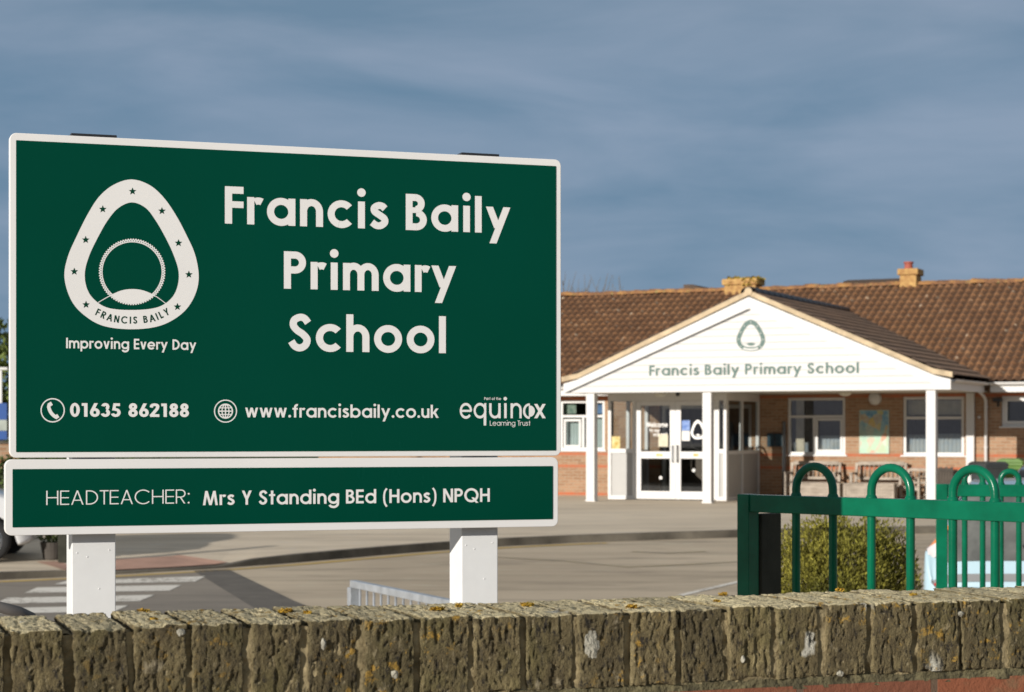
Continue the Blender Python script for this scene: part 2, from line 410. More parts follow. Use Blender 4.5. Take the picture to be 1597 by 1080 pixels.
XH = .735
def glyph(ch, w):
    """polygons and width of one letter; capitals are 1 high"""
    p = Pen(w); h = w/2; x = XH; o = .012; R = x/2 + o
    if ch == ' ': return [], .37
    def bowl(cx=None, a0=0, a1=360): p.arc(R if cx is None else cx, x/2, R, R, a0, a1)
    def arch(x0, wd, top=x, rise=None):
        r = wd/2; ry = min(r*1.05, .36); p.arc(x0+r, top-ry, r, ry+o, 0, 180); p.vst(x0+wd-w, 0, top-ry)
    if ch == 'a' : bowl(); p.vst(2*R-w, 0, x); W = 2*R
    elif ch == 'b': bowl(); p.vst(0, 0, 1.02); W = 2*R
    elif ch == 'd': bowl(); p.vst(2*R-w, 0, 1.02); W = 2*R
    elif ch in 'pq': bowl(); p.vst(0 if ch == 'p' else 2*R-w, -.28, x); W = 2*R
    elif ch == 'g': bowl(); p.vst(2*R-w, .0, x); p.arc(R, .03, R, R*.92, 205, 360); W = 2*R
    elif ch == 'c': bowl(a0=42, a1=318); W = 1.80*R
    elif ch == 'e': bowl(a0=0, a1=322); p.bar(x/2-h*.85, w*.6, 2*R-w*.25, w*.82); W = 2*R
    elif ch == 'o': bowl(); W = 2*R
    elif ch == 'i': p.vst(0.02, 0, x); p.disc(.02+h, 1.0-w*.10, w*.62); W = w+.04
    elif ch == 'l': p.vst(0, 0, 1.02); W = w
    elif ch == 'h': p.vst(0, 0, 1.02); arch(0, .62); W = .62
    elif ch == 'n': p.vst(0, 0, x); arch(0, .62); W = .62
    elif ch == 'm': p.vst(0, 0, x); arch(0, .585); arch(.585-w, .585); W = 1.17-w
    elif ch == 'r': p.vst(0, 0, x); p.arc(.30, x-.32, .30, .318, 63, 118); W = .40
    elif ch == 'u':
        p.vst(0, .30, x); p.vst(.61-w, 0, x); p.arc(.305, .315, .305, .315+o, 180, 360); W = .61
    elif ch == 's':
        k = x-2*h; p.path([(.41,h+k*.86),(.33,h+k*.985),(.22,h+k*1.0),(.115,h+k*.88),(.125,h+k*.70),(.25,h+k*.54),(.385,h+k*.36),(.40,h+k*.17),(.30,h+k*.01),(.17,h+k*.0),(.05,h+k*.15)]); W = .49
    elif ch == 't': p.vst(.12, 0, .98); p.bar(x-w*.85, 0, .24+w, w*.85); W = .24+w
    elif ch == 'f': p.vst(.11, 0, .78); p.arc(.11+.24, .78, .24, .25, 75, 180); p.bar(x-w*.85, 0, .22+w, w*.85); W = .24+w
    elif ch == 'k': p.vst(0, 0, 1.02); p.dia(w+.02, .30, .50, x); p.dia(.52, 0, w+.12, .42); W = .62
    elif ch == 'v': p.dia(.30, 0, .09, x); p.dia(.30, 0, .51, x); W = .6
    elif ch == 'w': p.dia(.27,0,.09,x,.95); p.dia(.27,0,.47,x,.95); p.dia(.67,0,.47,x,.95); p.dia(.67,0,.85,x,.95); W = .94
    elif ch == 'x': p.dia(.08,0,.47,x); p.dia(.47,0,.08,x); W = .55
    elif ch == 'y': p.dia(.335, .14, .10, x); p.dia(.20, -.29, .60, x); W = .70
    elif ch == '.': p.disc(w*.62, w*.58, w*.62); W = w*1.24
    elif ch == ':': p.disc(w*.75, w*.75, w*.8); p.disc(w*.75, x-w*.6, w*.8); W = w*1.5
    elif ch in '()':
        pts = [(.26,1.06),(.12,.80),(.075,.42),(.12,.02),(.26,-.26)]; pts = [((.34-a) if ch == ')' else a, b) for a, b in pts]; p.path(pts, w*.8); W = .34
    elif ch == 'F': p.vst(0,0,1); p.bar(1-w,0,.49); p.bar(.43,0,.49,w*.92); W = .49
    elif ch == 'E': p.vst(0,0,1); p.bar(1-w,0,.53); p.bar(0,0,.53); p.bar(.5-h*.9,0,.51,w*.92); W = .53
    elif ch == 'L': p.vst(0,0,1); p.bar(0,0,.46); W = .46
    elif ch == 'T': p.vst(.26-h,0,1); p.bar(1-w,0,.52); W = .52
    elif ch == 'I': p.vst(0,0,1); W = w
    elif ch == 'H': p.vst(0,0,1); p.vst(.70-w,0,1); p.bar(.51-h,0,.70); W = .70
    elif ch == 'P': p.vst(0,0,1); p.bar(1-w,0,.31); p.bar(.41,0,.31); p.arc(.30,.705,.295,.295,-90,90); W = .595
    elif ch == 'R': p.vst(0,0,1); p.bar(1-w,0,.31); p.bar(.42,0,.31); p.arc(.30,.71,.29,.29,-90,90); p.dia(.53,0,.27,.46); W = .62
    elif ch == 'B':
        p.vst(0,0,1); p.bar(1-w,0,.28); p.bar(.48,0,.30,w*.8); p.bar(0,0,.30)
        p.arc(.27,.74,.26,.26,-90,90); p.arc(.29,.29,.30,.29,-90,90); W = .59
    elif ch == 'D': p.vst(0,0,1); p.bar(1-w,0,.22); p.bar(0,0,.22); p.arc(.21,.5,.50,.5,-90,90); W = .71
    elif ch == 'C': p.arc(.51,.5,.51,.52,42,318); W = .93
    elif ch == 'Q': p.arc(.51,.5,.51,.52,0,360); p.dia(.92,-.06,.60,.34,.9); W = 1.03
    elif ch == 'O': p.arc(.51,.5,.51,.52,0,360); W = 1.02
    elif ch == 'S':
        k = 1-2*h; p.path([(.50,h+k*.83),(.41,h+k*.97),(.29,h+k*1.01),(.145,h+k*.92),(.115,h+k*.74),(.21,h+k*.58),(.36,h+k*.45),(.47,h+k*.28),(.43,h+k*.09),(.29,h-k*.01),(.15,h+k*.05),(.06,h+k*.21)]); W = .58
    elif ch == 'A': p.dia(.08,0,.40,1); p.dia(.72,0,.40,1); p.bar(.28,.18,.62,w*.9); W = .80
    elif ch == 'M': p.dia(.09,0,.24,1,.95); p.dia(.50,.0,.24,1,.95); p.dia(.50,.0,.76,1,.95); p.dia(.91,0,.76,1,.95); W = 1.0
    elif ch == 'N': p.vst(0,0,1); p.vst(.70-w,0,1); p.dia(.70-h*1.1,0,h*1.1,1); W = .70
    elif ch == 'Y': p.vst(.33-h,0,.46); p.dia(.33,.40,.09,1); p.dia(.33,.40,.57,1); W = .66
    elif ch == 'W': p.dia(.30,0,.09,1,.95); p.dia(.30,0,.56,1,.95); p.dia(.82,0,.56,1,.95); p.dia(.82,0,1.03,1,.95); W = 1.1
    elif ch == '0': p.arc(.29,.5,.29,.515,0,360); W = .58
    elif ch == '1': p.vst(.17,0,1); p.bar(1-w,.03,.2); W = .17+w+.06
    elif ch == '2': p.path([(.07,.70),(.10,.83),(.20,1-h),(.34,1-h),(.45,.83),(.43,.63),(.28,.40),(.09,.13),(.03,.06)]); p.bar(0,.0,.56); W = .56
    elif ch == '3': p.arc(.25,.735,.245,.28,-70,165); p.arc(.25,.29,.28,.30,-165,75); W = .54
    elif ch == '5': p.bar(1-w,.15,.50); p.dia(.12,.47,.20,1,.9); p.arc(.24,.315,.30,.325,-160,118); W = .55
    elif ch == '6': p.arc(.29,.315,.29,.325,0,360); p.dia(.12,.42,.36,1.0); W = .58
    elif ch == '8': p.arc(.28,.75,.245,.265,0,360); p.arc(.28,.285,.28,.295,0,360); W = .56
    else: p.rect(0,0,.4,.1); W = .4
    return p.p, W
TIGHT = {('r','y'):-.06, ('F','r'):-.03, ('T','E'):-.06, ('E','A'):-.04, ('A','C'):-.05, ('T','r'):-.12, ('L','Y'):-.08}
def set_text(txt, w, gap):
    """lays a line out; returns polygons and total width, capitals 1 high"""
    out, x = [], 0.0; prev = None
    for ch in txt:
        x += TIGHT.get((prev, ch), 0) * (1 if w > .1 else .6)
        P, W = glyph(ch, w); out += [[(a + x, b) for a, b in q] for q in P]
        x += W + (gap if ch != ' ' else 0); prev = ch
    return out, x - gap
class Flat:
    """a stack of thin vinyl pieces on a plane y = const of a thing's own frame"""
    def __init__(s, y, step=2e-6): s.m = MB(); s.y = y; s.step = step; s.k = 0
    def poly(s, pts):
        s.k += 1; y = s.y - s.step * (s.k % 97); s.m.face([(a, y, b) for a, b in pts])
    def polys(s, P):
        for q in P: s.poly(q)
    def strip(s, A, B):
        s.k += 1; y = s.y - s.step*(s.k % 97)
        for i in range(len(A)-1): s.m.face([(A[i][0],y,A[i][1]),(A[i+1][0],y,A[i+1][1]),(B[i+1][0],y,B[i+1][1]),(B[i][0],y,B[i][1])])
    def build(s, name, m, parent): return s.m.build(name, m, parent, recalc=False)
class Plane:
    """photo points on the plane y = d of a frame turned by rz about loc"""
    def __init__(s, loc, rz, d=0.0): s.loc = Vector(loc); s.c, s.s = cos(rz), sin(rz); s.d = d
    def __call__(s, x, y, d=None):
        d = s.d if d is None else d
        u, v = (x-CX)/FPX, -(y-HZ)/FPX
        # local y of camera + t*ray = d
        def loc(px, py): px -= s.loc.x; py -= s.loc.y; return (px*s.c + py*s.s, -px*s.s + py*s.c)
        a0 = loc(0, 0); a1 = loc(u, 1.0); t = (d - a0[1]) / (a1[1] - a0[1])
        return (a0[0] + t*(a1[0]-a0[0]), EYE + t*v - s.loc.z)
def put_text(fl, pl, txt, x0, x1, yb, cap, w, gap=.115, ybase1=None):
    """txt between photo columns x0 and x1, base line at yb (at x0), capitals cap pixels high there"""
    a, z = pl(x0, yb); a1, _ = pl(x1, yb); _, zt = pl(x0, yb - cap); H = zt - z
    P, W = set_text(txt, w, gap); k = (a1 - a) / W
    fl.polys([[(a + px*k, z + py*H) for px, py in q] for q in P])
def put_words(y, step, pl, name, m, parent, txt, x0, x1, yb, cap, w, gap):
    a, z = pl(x0, yb); a1, _ = pl(x1, yb); H = pl(x0, yb - cap)[1] - z
    k = (a1 - a) / set_text(txt, w, gap)[1]; done = ''
    for word in txt.split():
        off = set_text(done, w, gap)[1] + gap*(0 if done.endswith(' ') else 1) if done else 0.0
        off = off + gap if done else 0.0
        f = Flat(y, step); f.polys([[(a + (off+px)*k, z + py*H) for px, py in q] for q in set_text(word, w, gap)[0]]); f.build(name, m, parent)
        done += word + ' '
def crspline(pts, k=8, closed=True):
    n = len(pts); out = []; P = [Vector((x, y)) for x, y in pts]
    rng = range(n if closed else n-1)
    for i in rng:
        a = P[(i-1) % n] if (closed or i) else P[0]; b, c = P[i], P[(i+1) % n]; d = P[(i+2) % n] if (closed or i+2 < n) else P[-1]
        for j in range(k):
            t = j/k; out.append(tuple(.5*((2*b)+(c-a)*t+(2*a-5*b+4*c-d)*t*t+(3*b-a-3*c+d)*t**3)))
    if not closed: out.append(tuple(P[-1]))
    return out
OUT = [(520,73),(620,103),(700,172),(770,272),(830,385),(880,500),(899,630),(870,740),(800,830),(680,895),(520,914),(360,894),(250,830),(180,745),(145,620),(165,505),(215,390),(275,270),(340,170),(420,104)]
INN = [(525,202),(600,232),(655,300),(710,395),(755,490),(786,590),(778,680),(738,748),(660,793),(525,806),(390,794),(310,745),(270,680),(260,595),(285,500),(335,395),(390,300),(450,232)]
def by_angle(pts, c, n=144):
    P = crspline(pts); A = sorted(((atan2(y-c[1], x-c[0]), sqrt((x-c[0])**2+(y-c[1])**2)) for x, y in P)); out = []
    A = [(A[-1][0]-2*pi, A[-1][1])] + A + [(A[0][0]+2*pi, A[0][1])]; j = 0
    for i in range(n+1):
        t = -pi + 2*pi*i/n
        while j < len(A)-2 and A[j+1][0] < t: j += 1
        f = (t-A[j][0])/max(1e-9, A[j+1][0]-A[j][0]); r = A[j][1]+(A[j+1][1]-A[j][1])*f; out.append((c[0]+r*cos(t), c[1]+r*sin(t)))
    return out
STARS = [(527,140),(360,240),(692,250),(264,412),(785,430),(200,590),(843,607),(266,776),(779,788)]
def emblem(light, dark, to, detail=True, star=None):
    """the school's badge; to() takes drawing units to the plane"""
    c = (522, 560); A, B = by_angle(OUT, c), by_angle(INN, c)
    light.strip([to(*p) for p in A], [to(*p) for p in B])
    for x, y in STARS:
        pt = []
        for i in range(10):
            r = 22 if i % 2 == 0 else 9.5; an = -pi/2 + i*pi/5; pt.append(to(x + r*cos(an), y + r*sin(an)))
        if star: star(pt)
        else: dark.poly(pt)
    def ring(cx, cy, r0, r1, a0=0, a1=360, n=90):
        P = [(radians(a0+(a1-a0)*i/n)) for i in range(n+1)]
        light.strip([to(cx+r0*cos(a), cy+r0*sin(a)) for a in P], [to(cx+r1*cos(a), cy+r1*sin(a)) for a in P])
    hill = crspline([(335,764),(372,742),(410,722),(465,699),(525,691),(585,698),(645,722),(680,744),(714,770)], closed=False)
    n = len(hill)
    light.strip([to(x, y-2.5) for x, y in hill], [to(x, y+2.5) for x, y in hill])
    lens = [(x, y) for x, y in hill if 408 <= x <= 648]
    low = [(x, 592 + sqrt(max(0, 178**2-(x-525)**2))) for x, _ in lens]
    light.strip([to(*p) for p in lens], [to(x, max(y, yy)) for (x, y), (_, yy) in zip(low, lens)])
    if detail:
        ring(525, 592, 166, 172)
        N = 80
        for i in range(N):
            a = 2*pi*i/N; b = 2*pi*(i+.5)/N; c2 = 2*pi*(i+1)/N
            for u, v, r0, r1 in ((a, b, 173, 186), (b, c2, 186, 173)):
                p, q = Vector((525+r0*cos(u), 592+r0*sin(u))), Vector((525+r1*cos(v), 592+r1*sin(v))); d = (q-p).normalized(); m = Vector((-d.y, d.x))*2.9
                light.poly([to(*(p+m)), to(*(q+m)), to(*(q-m)), to(*(p-m))])
        # the name along the lower edge
        base = [(306,846),(410,884),(530,897),(640,880),(733,850)]
        P = crspline([(316,833),(390,866),(455,879),(525,883),(600,878),(660,866),(738,829)], closed=False, k=20)
        seg = [0]
        for i in range(1, len(P)): seg.append(seg[-1] + sqrt((P[i][0]-P[i-1][0])**2+(P[i][1]-P[i-1][1])**2))
        H = 40.0; txt = 'FRANCIS BAILY'; Ws = [glyph(ch, .18)[1] * (.98 if ch != ' ' else .7) for ch in txt]; tot = sum(Ws); gap = (seg[-1]/H - tot)/(len(txt)-1); x = 0
        for ch, W in zip(txt, Ws):
            mid = (x + W/2)*H; j = max(i for i in range(len(seg)) if seg[i] <= mid or i == 0); j = min(j, len(P)-2)
            f = (mid-seg[j])/(seg[j+1]-seg[j]); px = P[j][0]+(P[j+1][0]-P[j][0])*f; py = P[j][1]+(P[j+1][1]-P[j][1])*f
            th = atan2(P[j+1][1]-P[j][1], P[j+1][0]-P[j][0])
            for q in glyph(ch, .18)[0]:
                pts = []
                for a, b in q:
                    dx = (a*.98 - W/2)*H; dy = -b*H; pts.append(to(px + dx*cos(th) - dy*sin(th), py + dx*sin(th) + dy*cos(th)))
                dark.poly(pts)
            x += W + gap

# ------------------------------------------------------------------ the school sign
SG_RZ = radians(19.5); SG_LOC = (-1.149, 4.55, G0)
sp = Plane(SG_LOC, SG_RZ, 0.0)
sign = empty('school_sign', SG_LOC, SG_RZ, 'large green and white school name sign on two white posts behind the stone wall', 'sign')
def rrect(a0, a1, z0, z1, r, n=7):
    out = []
    for cx, cz, s0 in ((a1-r, z1-r, 0), (a0+r, z1-r, 90), (a0+r, z0+r, 180), (a1-r, z0+r, 270)):
        for i in range(n+1): t = radians(s0 + 90*i/n); out.append((cx+r*cos(t), cz+r*sin(t)))
    return out
def panel(tl, br, inset, name):
    (a0, z1), (a1, z0) = sp(*tl), sp(*br)
    b = MB(); b.prism(rrect(a0, a1, z0, z1, .016), 0.0, .022); o = b.build(name, SIGNWHITE, sign, bevel=.0015, seg=2)
    i0, j1 = sp(*inset[0]); i1, j0 = sp(*inset[1])
    f = MB(); f.prism(rrect(i0, i1, j0, j1, .001, 1), -.0012, .001); f.build('green_film', SIGNGREEN, o)
    return o, (a0, a1, z0, z1)
main, MR = panel((15, 207), (875, 711), ((25, 219), (867, 703)), 'name_panel')
low, LR = panel((7.5, 717), (870.5, 821.5), ((19.5, 732), (862, 810)), 'headteacher_panel')
FY = -.0016
fl = Flat(FY)
put_text(fl, sp, 'Francis Baily', 350.5, 795.5, 349.0, 58.2, .19, .125)
fl.build('lettering', LETTER, main); fl = Flat(FY); put_text(fl, sp, 'Primary', 442.5, 711, 450.5, 58.3, .19, .125)
fl.build('lettering', LETTER, main); fl = Flat(FY); put_text(fl, sp, 'School', 450.5, 695, 547.8, 58.0, .19, .125)
fl.build('lettering', LETTER, main); fl = Flat(FY); put_text(fl, sp, 'Improving Every Day', 103, 306, 543.5, 16.4, .17, .10)
fl.build('lettering', LETTER, main); fl = Flat(FY); put_text(fl, sp, '01635 862188', 109, 294.5, 650.2, 21.2, .20, .085)
fl.build('lettering', LETTER, main); fl = Flat(FY); put_text(fl, sp, 'www.francisbaily.co.uk', 382, 684, 651.2, 20.5, .165, .10)
fl.build('lettering', LETTER, main)
li, dk = Flat(FY), Flat(FY - .0004, 1e-6)
stars = []
emblem(li, dk, lambda x, y: sp(60 + x/3.6, 260 + y/3.6), star=stars.append)
eo = li.build('emblem', LETTER, main); 
dk.build('emblem_lettering', DARKLET, eo)
for pt in stars: f_ = Flat(FY - .0004, 1e-6); f_.poly(pt); f_.build('star', DARKLET, eo)
ic = Flat(FY)
def ring_px(f, pl, cx, cy, r, w, n=48):
    P = [2*pi*i/n for i in range(n+1)]
    f.strip([pl(cx+r*cos(a), cy+r*sin(a)) for a in P], [pl(cx+(r-w)*cos(a), cy+(r-w)*sin(a)) for a in P])
ring_px(ic, sp, 82, 640.3, 19, 1.9)
pn = Pen(4.6); pn.path([(-5.0,-10.0),(-6.0,-4.5),(-3.0,3.0),(2.0,8.5),(7.0,11.5)], 5.4); pn.path([(-6.3,-8.0),(-1.2,-11.0)], 6.0, smooth=False); pn.path([(4.0,11.6),(8.8,8.2)], 6.0, smooth=False)
ic.polys([[sp(82+a, 640.3+b) for a, b in q] for q in pn.p])
ic.build('telephone_symbol', LETTER, main)
gi = Flat(FY); ring_px(gi, sp, 351.5, 641.6, 18, 1.7); ring_px(gi, sp, 351.5, 641.6, 11.8, 2.0)
pg = Pen(1.6); pg.rect(-.9,-11,.9,11); pg.rect(-11,-.9,11,.9); pg.rect(-9.5,-5.8,9.5,-4.4); pg.rect(-9.5,4.4,9.5,5.8); pg.arc(0,0,6.2,11,0,360,1.6)
gi.polys([[sp(351.5+a, 641.6+b) for a, b in q] for q in pg.p]); gi.build('globe_symbol', LETTER, main)
# trust logo
tl = Flat(FY)
def zp(x, y): return 690 + x/7.985, 590 + y/7.985
def big(ch, x0, x1, yb, yt, w):
    P, W = glyph(ch, w); hh = XH + .012
    tl.polys([[sp(*zp(x0+(x1-x0)*a/W, yb-(yb-yt)*b/hh)) for a, b in q] for q in P])
big('e', 213, 366, 504, 309, .125); big('q', 386, 543, 500, 309, .125)
pq = Pen(32); pq.rect(511, 480, 543, 590); pq.rect(766, 313, 797, 500); pq.disc(780, 257, 22)
big('u', 580, 722, 500, 311, .125); big('n', 846, 984, 500, 311, .125)
q2 = Pen(28); q2.arc(1080, 412, 80, 97, 90, 270, 28); q2.rect(1074, 318, 1086, 502)
q2.p.append([(1086, 345)] + [(1086+62*cos(radians(t)), 412+70*sin(radians(t))) for t in range(-80, 81, 10)] + [(1086, 480)])
tl.polys([[sp(*zp(a, b)) for a, b in q] for q in pq.p + q2.p])
big('x', 1138, 1284, 500, 320, .135)
put_text(tl, sp, 'Part of the', *[zp(518,0)[0], zp(728,0)[0]], zp(0,272)[1], 4.3, .15, .10)
put_text(tl, sp, 'Learning Trust', *[zp(588,0)[0], zp(1092,0)[0]], zp(0,592)[1], 7.9, .11, .10)
tl.build('trust_logo', LETTER, main)
f2 = Flat(FY)
put_text(f2, sp, 'HEADTEACHER:', 72, 295.5, 788.0, 22.3, .075, .10)
f2.build('lettering', LETTER, low); f2 = Flat(FY); put_text(f2, sp, 'Mrs Y Standing BEd (Hons) NPQH', 316, 763.5, 788.3, 22.2, .165, .10)
f2.build('lettering', LETTER, low)
# posts
def post(x0, x1, capx):
    a0 = sp(x0, 860, .045)[0]; a1 = sp(x1, 860, .045)[0]
    zt = MR[3] + .006
    b = MB(); b.box(a0, a1, .045, .145, -.02, zt); o = b.build('post', POSTWHITE, sign, bevel=.002)
    c = MB(); c.box(a0-.002, a1+.002, .040, .150, zt, zt+.006); c.build('post_cap', BLACK, o, bevel=.001)
    # fixing channel between panel and post
    for z in (MR[2]+.10, MR[3]-.10, LR[2]+.04, LR[3]-.04): d = MB(); d.box(a0-.02, a1+.02, .0225, .0445, z-.012, z+.012); d.build('bracket', GALV, o)
    for (fx, fz) in ((.12,.025),(.85,.02),(.35,.035),(.62,.11),(.45,.18)): 
        s = MB(); s.lathe([(0,-.0009),(.0016,-.0007),(.0022,.0)], (a0+(a1-a0)*fx, .0449, LR[2]-.02-fz), 'y', 10); s.build('rivet', POSTWHITE, o)
post(112, 180.5, 0); post(720, 776.5, 0)

# ------------------------------------------------------------------ coping wall in front
WL_RZ = SG_RZ; WL_LOC = (0, 2.75, G0); WTOP = EYE - .250 - G0
wall = empty('stone_wall', WL_LOC, WL_RZ, 'weathered lichen covered brick wall with a row of rough upright coping bricks', 'wall')
def fbm(p, o=4): return noise.fractal(p, 1.0, 2.0, o)
def coping_material():
    g = NG('weathered_coping_brick', .92)
    v = g.mapv((1, 1, .55)); p = g.sepxyz()
    c = g.ramp(g.noise(22, 9, .78, v=v), [(.28, (.055,.041,.019)), (.43, (.105,.081,.038)), (.57, (.16,.127,.060)), (.71, (.35,.285,.145))])
    c = g.mix(g.math('MULTIPLY', g.thr(g.noise(3.2, 5, .65), .50, .64), .65), c, (.14,.125,.038))          # moss tint
    c = g.mix(g.math('MULTIPLY', g.thr(g.noise(110, 3, .7, v=v), .60, .70), .7), c, (.36,.30,.18))          # pale grit
    c = g.mix(g.math('MULTIPLY', g.thr(g.noise(60, 4, .7, v=v), .58, .68), .7), c, (.030,.025,.018))             # dark pits
    c = g.mix(g.math('MULTIPLY', g.thr(g.noise(17, 4, .6, v=g.mapv((1,1,1),(3,1,7))), .63, .68), .8), c, (.34,.29,.19))   # pale crust
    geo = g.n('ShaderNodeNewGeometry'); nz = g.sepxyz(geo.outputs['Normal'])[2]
    c = g.mix(g.math('MULTIPLY', g.thr(nz, .45, .8), g.thr(g.noise(30, 7, .75), .12, .54)), c, (.80,.69,.42))       # paler, patchy colour on the tops
    vd = g.vor(11, v=g.n('ShaderNodeVectorMath', {0: g.obj, 1: g.n('ShaderNodeVectorMath', {0: g.n('ShaderNodeTexNoise', {'Vector': g.obj, 'Scale': 30.0}).outputs[1], 3: .05}, operation='SCALE').outputs[0]}, operation='ADD').outputs[0])
    wh = g.math('MULTIPLY', g.thr(vd, .21, .16), g.thr(g.noise(5, 2, .5, v=g.mapv((1,1,1),(9,2,4))), .54, .58))
    c = g.mix(wh, c, (.50,.485,.41))                                                                      # white lichen rosettes
    yo = g.math('MULTIPLY', g.thr(g.noise(46, 4, .7), .57, .63), g.thr(g.noise(4.5, 2, .5, v=g.mapv((1,1,1),(2,8,5))), .47, .57))
    c = g.mix(yo, c, (.42,.255,.045))                                                                      # orange specks
    fx = g.math('FRACT', g.math('ADD', g.math('MULTIPLY', p[0], 1/.0775), 16-.018/.0775)); ed = g.math('ABSOLUTE', g.math('SUBTRACT', fx, .5))
    c = g.mix(g.math('MULTIPLY', g.math('MULTIPLY', g.thr(ed, .34, .45), g.thr(g.noise(28, 5, .7, v=v), .42, .58)), .75), c, (.33,.27,.14))   # tan crust along the joints
    c = g.mix(g.math('MULTIPLY', g.thr(g.noise(85, 5, .8, v=g.mapv((1, 1, .45), (3, 3, 3))), .55, .62), .9), c, (.016,.013,.010))           # open pores
    isl = g.n('ShaderNodeMapRange', {0: geo.outputs['Random Per Island'], 3: .74, 4: 1.26}).outputs[0]
    c = g.n('ShaderNodeVectorMath', {0: c, 3: isl}, operation='SCALE').outputs[0]
    h = g.math('ADD', g.math('MULTIPLY', g.noise(70, 6, .75, v=v), 1.0), g.math('MULTIPLY', g.noise(230, 3, .7), .5))
    g.col(c).bump(h, 1.0, .011); return g.m
COPING = coping_material()
MORTAR = mat('lime_mortar', (.15,.12,.06), .95, .3, 22, .9, 70, c2=(.36,.29,.16))
def red_brick():
    g = NG('old_red_brick', .9); p = g.sepxyz(); v = g.comb(g.math('ADD', p[0], p[1]), p[2])
    b = g.n('ShaderNodeTexBrick', {'Vector': v, 'Color1': (.25,.082,.038,1), 'Color2': (.19,.068,.036,1), 'Mortar': (.13,.085,.055,1), 'Scale': 1.0, 'Mortar Size': .006, 'Brick Width': .225, 'Row Height': .075, 'Bias': 0.})
    b.offset = .5
    c = g.mix(g.math('MULTIPLY', g.thr(g.noise(12, 5, .7), .5, .68), .6), b.outputs[0], (.16,.13,.07))
    g.col(c).bump(g.math('ADD', g.noise(60, 5, .7), g.math('MULTIPLY', b.outputs[1], -1.5)), .7, .006); return g.m
REDBRICK = red_brick()
def coping_brick(m, t0, t1, seed, nx, ny, nz, top):
    """one rough brick: a box whose faces are pushed about by noise"""
    x0, x1, y0, y1, z0, z1 = t0, t1, 0.0, .218, top-.106, top
    rr = random.Random(seed); lean = rr.uniform(-.0025, .0025); push = rr.uniform(-.003, .003); zt = rr.uniform(-.0016, .0016)
    def pt(u, v, w):
        p = Vector((x0+(x1-x0)*u, y0+(y1-y0)*v, z0+(z1-z0)*w))
        # outward direction, rounder at the edges
        c = Vector(((u-.5)*2, (v-.5)*2, (w-.5)*2)); n = Vector((c.x**9, c.y**31, c.z**17))
        ed = sorted((abs(c.x), abs(c.y), abs(c.z)))[1]
        r = max(0, ed-.90)/.10; r2 = r*r
        sd = Vector((seed*1.37, seed*.71, seed*2.13))
        chip = max(0.0, fbm(p*38 + sd, 3)) * .0065 * r2
        d = fbm(Vector((p.x*26, p.y*16, p.z*12)) + sd, 3)*.0014 + fbm(Vector((p.x*130, p.y*95, p.z*60)) + sd, 4)*.0013
        gl = fbm(Vector((p.x*135, p.y*45, p.z*34)) + sd*2, 4)
        if gl > .25: d -= min(.0030, (gl-.25)*.013)          # vertical gouges
        pit = fbm(Vector((p.x*160, p.y*120, p.z*120)) + sd*3, 2)
        if pit > .38: d -= min(.003, (pit-.38)*.014)         # pits
        nn = n.normalized() if n.length > 1e-9 else Vector((0, 0, 0))
        inw = Vector((c.x, c.y, c.z)).normalized()
        q = p + nn*(d - .0012*r2) - inw*chip
        q.y += push; q.x += lean*(w-.5)*2; q.z += zt + fbm(Vector((p.x*5, p.y*5, seed)), 2)*.002
        return q
    def side(f, a, b): m.grid([[f(i/a, j/b) for j in range(b+1)] for i in range(a+1)])
    side(lambda i, j: pt(i, 0, j), nx, nz)            # front
    side(lambda i, j: pt(i, j, 1), nx, ny)            # top
    side(lambda i, j: pt(0, i, j), ny, nz); side(lambda i, j: pt(1, i, j), ny, nz)
    side(lambda i, j: pt(i, 1, j), nx, nz)
cb = MB(); PITCH = .0775
for i in range(-16, 24):
    t = i*PITCH + .018; j1, j2 = random.uniform(-.002, .002), random.uniform(-.002, .002)
    near = -13 <= i <= 15
    coping_brick(cb, t + .0040 + j1, t + PITCH - .0040 + j2, i + 40, *((36, 30, 52) if near else (6, 6, 8)), WTOP)
import bmesh
def weld(m, name, mt, parent, d=1e-5, smooth=True):
    me = bpy.data.meshes.new(name); me.from_pydata(m.v, [], m.f); bm = bmesh.new(); bm.from_mesh(me)
    bmesh.ops.remove_doubles(bm, verts=bm.verts, dist=d); bmesh.ops.recalc_face_normals(bm, faces=bm.faces); bm.to_mesh(me); bm.free()
    for p in me.polygons: p.use_smooth = smooth
    me.materials.append(mt); o = bpy.data.objects.new(name, me); COL.objects.link(o); o.parent = parent; return o
weld(cb, 'coping', COPING, wall)
# mortar core: a rough ribbon just inside the faces of the bricks
mo = MB(); TA, TB = -16*PITCH + .022, 24*PITCH + .012
def ribbon(f, n, k): mo.grid([[f(i/n, j/k) for j in range(k+1)] for i in range(n+1)])
def mz(t, z): return fbm(Vector((t*40, 3, z*40)), 4)*.004 + fbm(Vector((t*9, 7, z*9)), 2)*.003
ribbon(lambda a, b: (TA+(TB-TA)*a, .0058 + mz(TA+(TB-TA)*a, b*.1) , WTOP-.108 + b*.101 + mz(a*3, .5)*.5), 900, 14)
ribbon(lambda a, b: (TA+(TB-TA)*a, .0065 + b*.205, WTOP-.007 + mz(TA+(TB-TA)*a, b*.2)*.9 - .002), 900, 10)
mo.build('mortar', MORTAR, wall, smooth=True)
# bed joint and the red courses below, set back a little
bj = MB(); bj.grid([[(TA+(TB-TA)*a/300, .004 + fbm(Vector((a*.3, 1, z*60)), 3)*.006, WTOP-.106-.016*z/3) for z in range(4)] for a in range(301)])
bj.build('bed_joint', mat('mossy_bed_joint', (.075,.065,.035), .95, .3, 30, .9, 90, c2=(.19,.165,.085)), wall, smooth=True)
bw = MB(); bw.box(TA, TB, .003, .212, -.02, WTOP-.118); bw.build('brick_body', REDBRICK, wall)
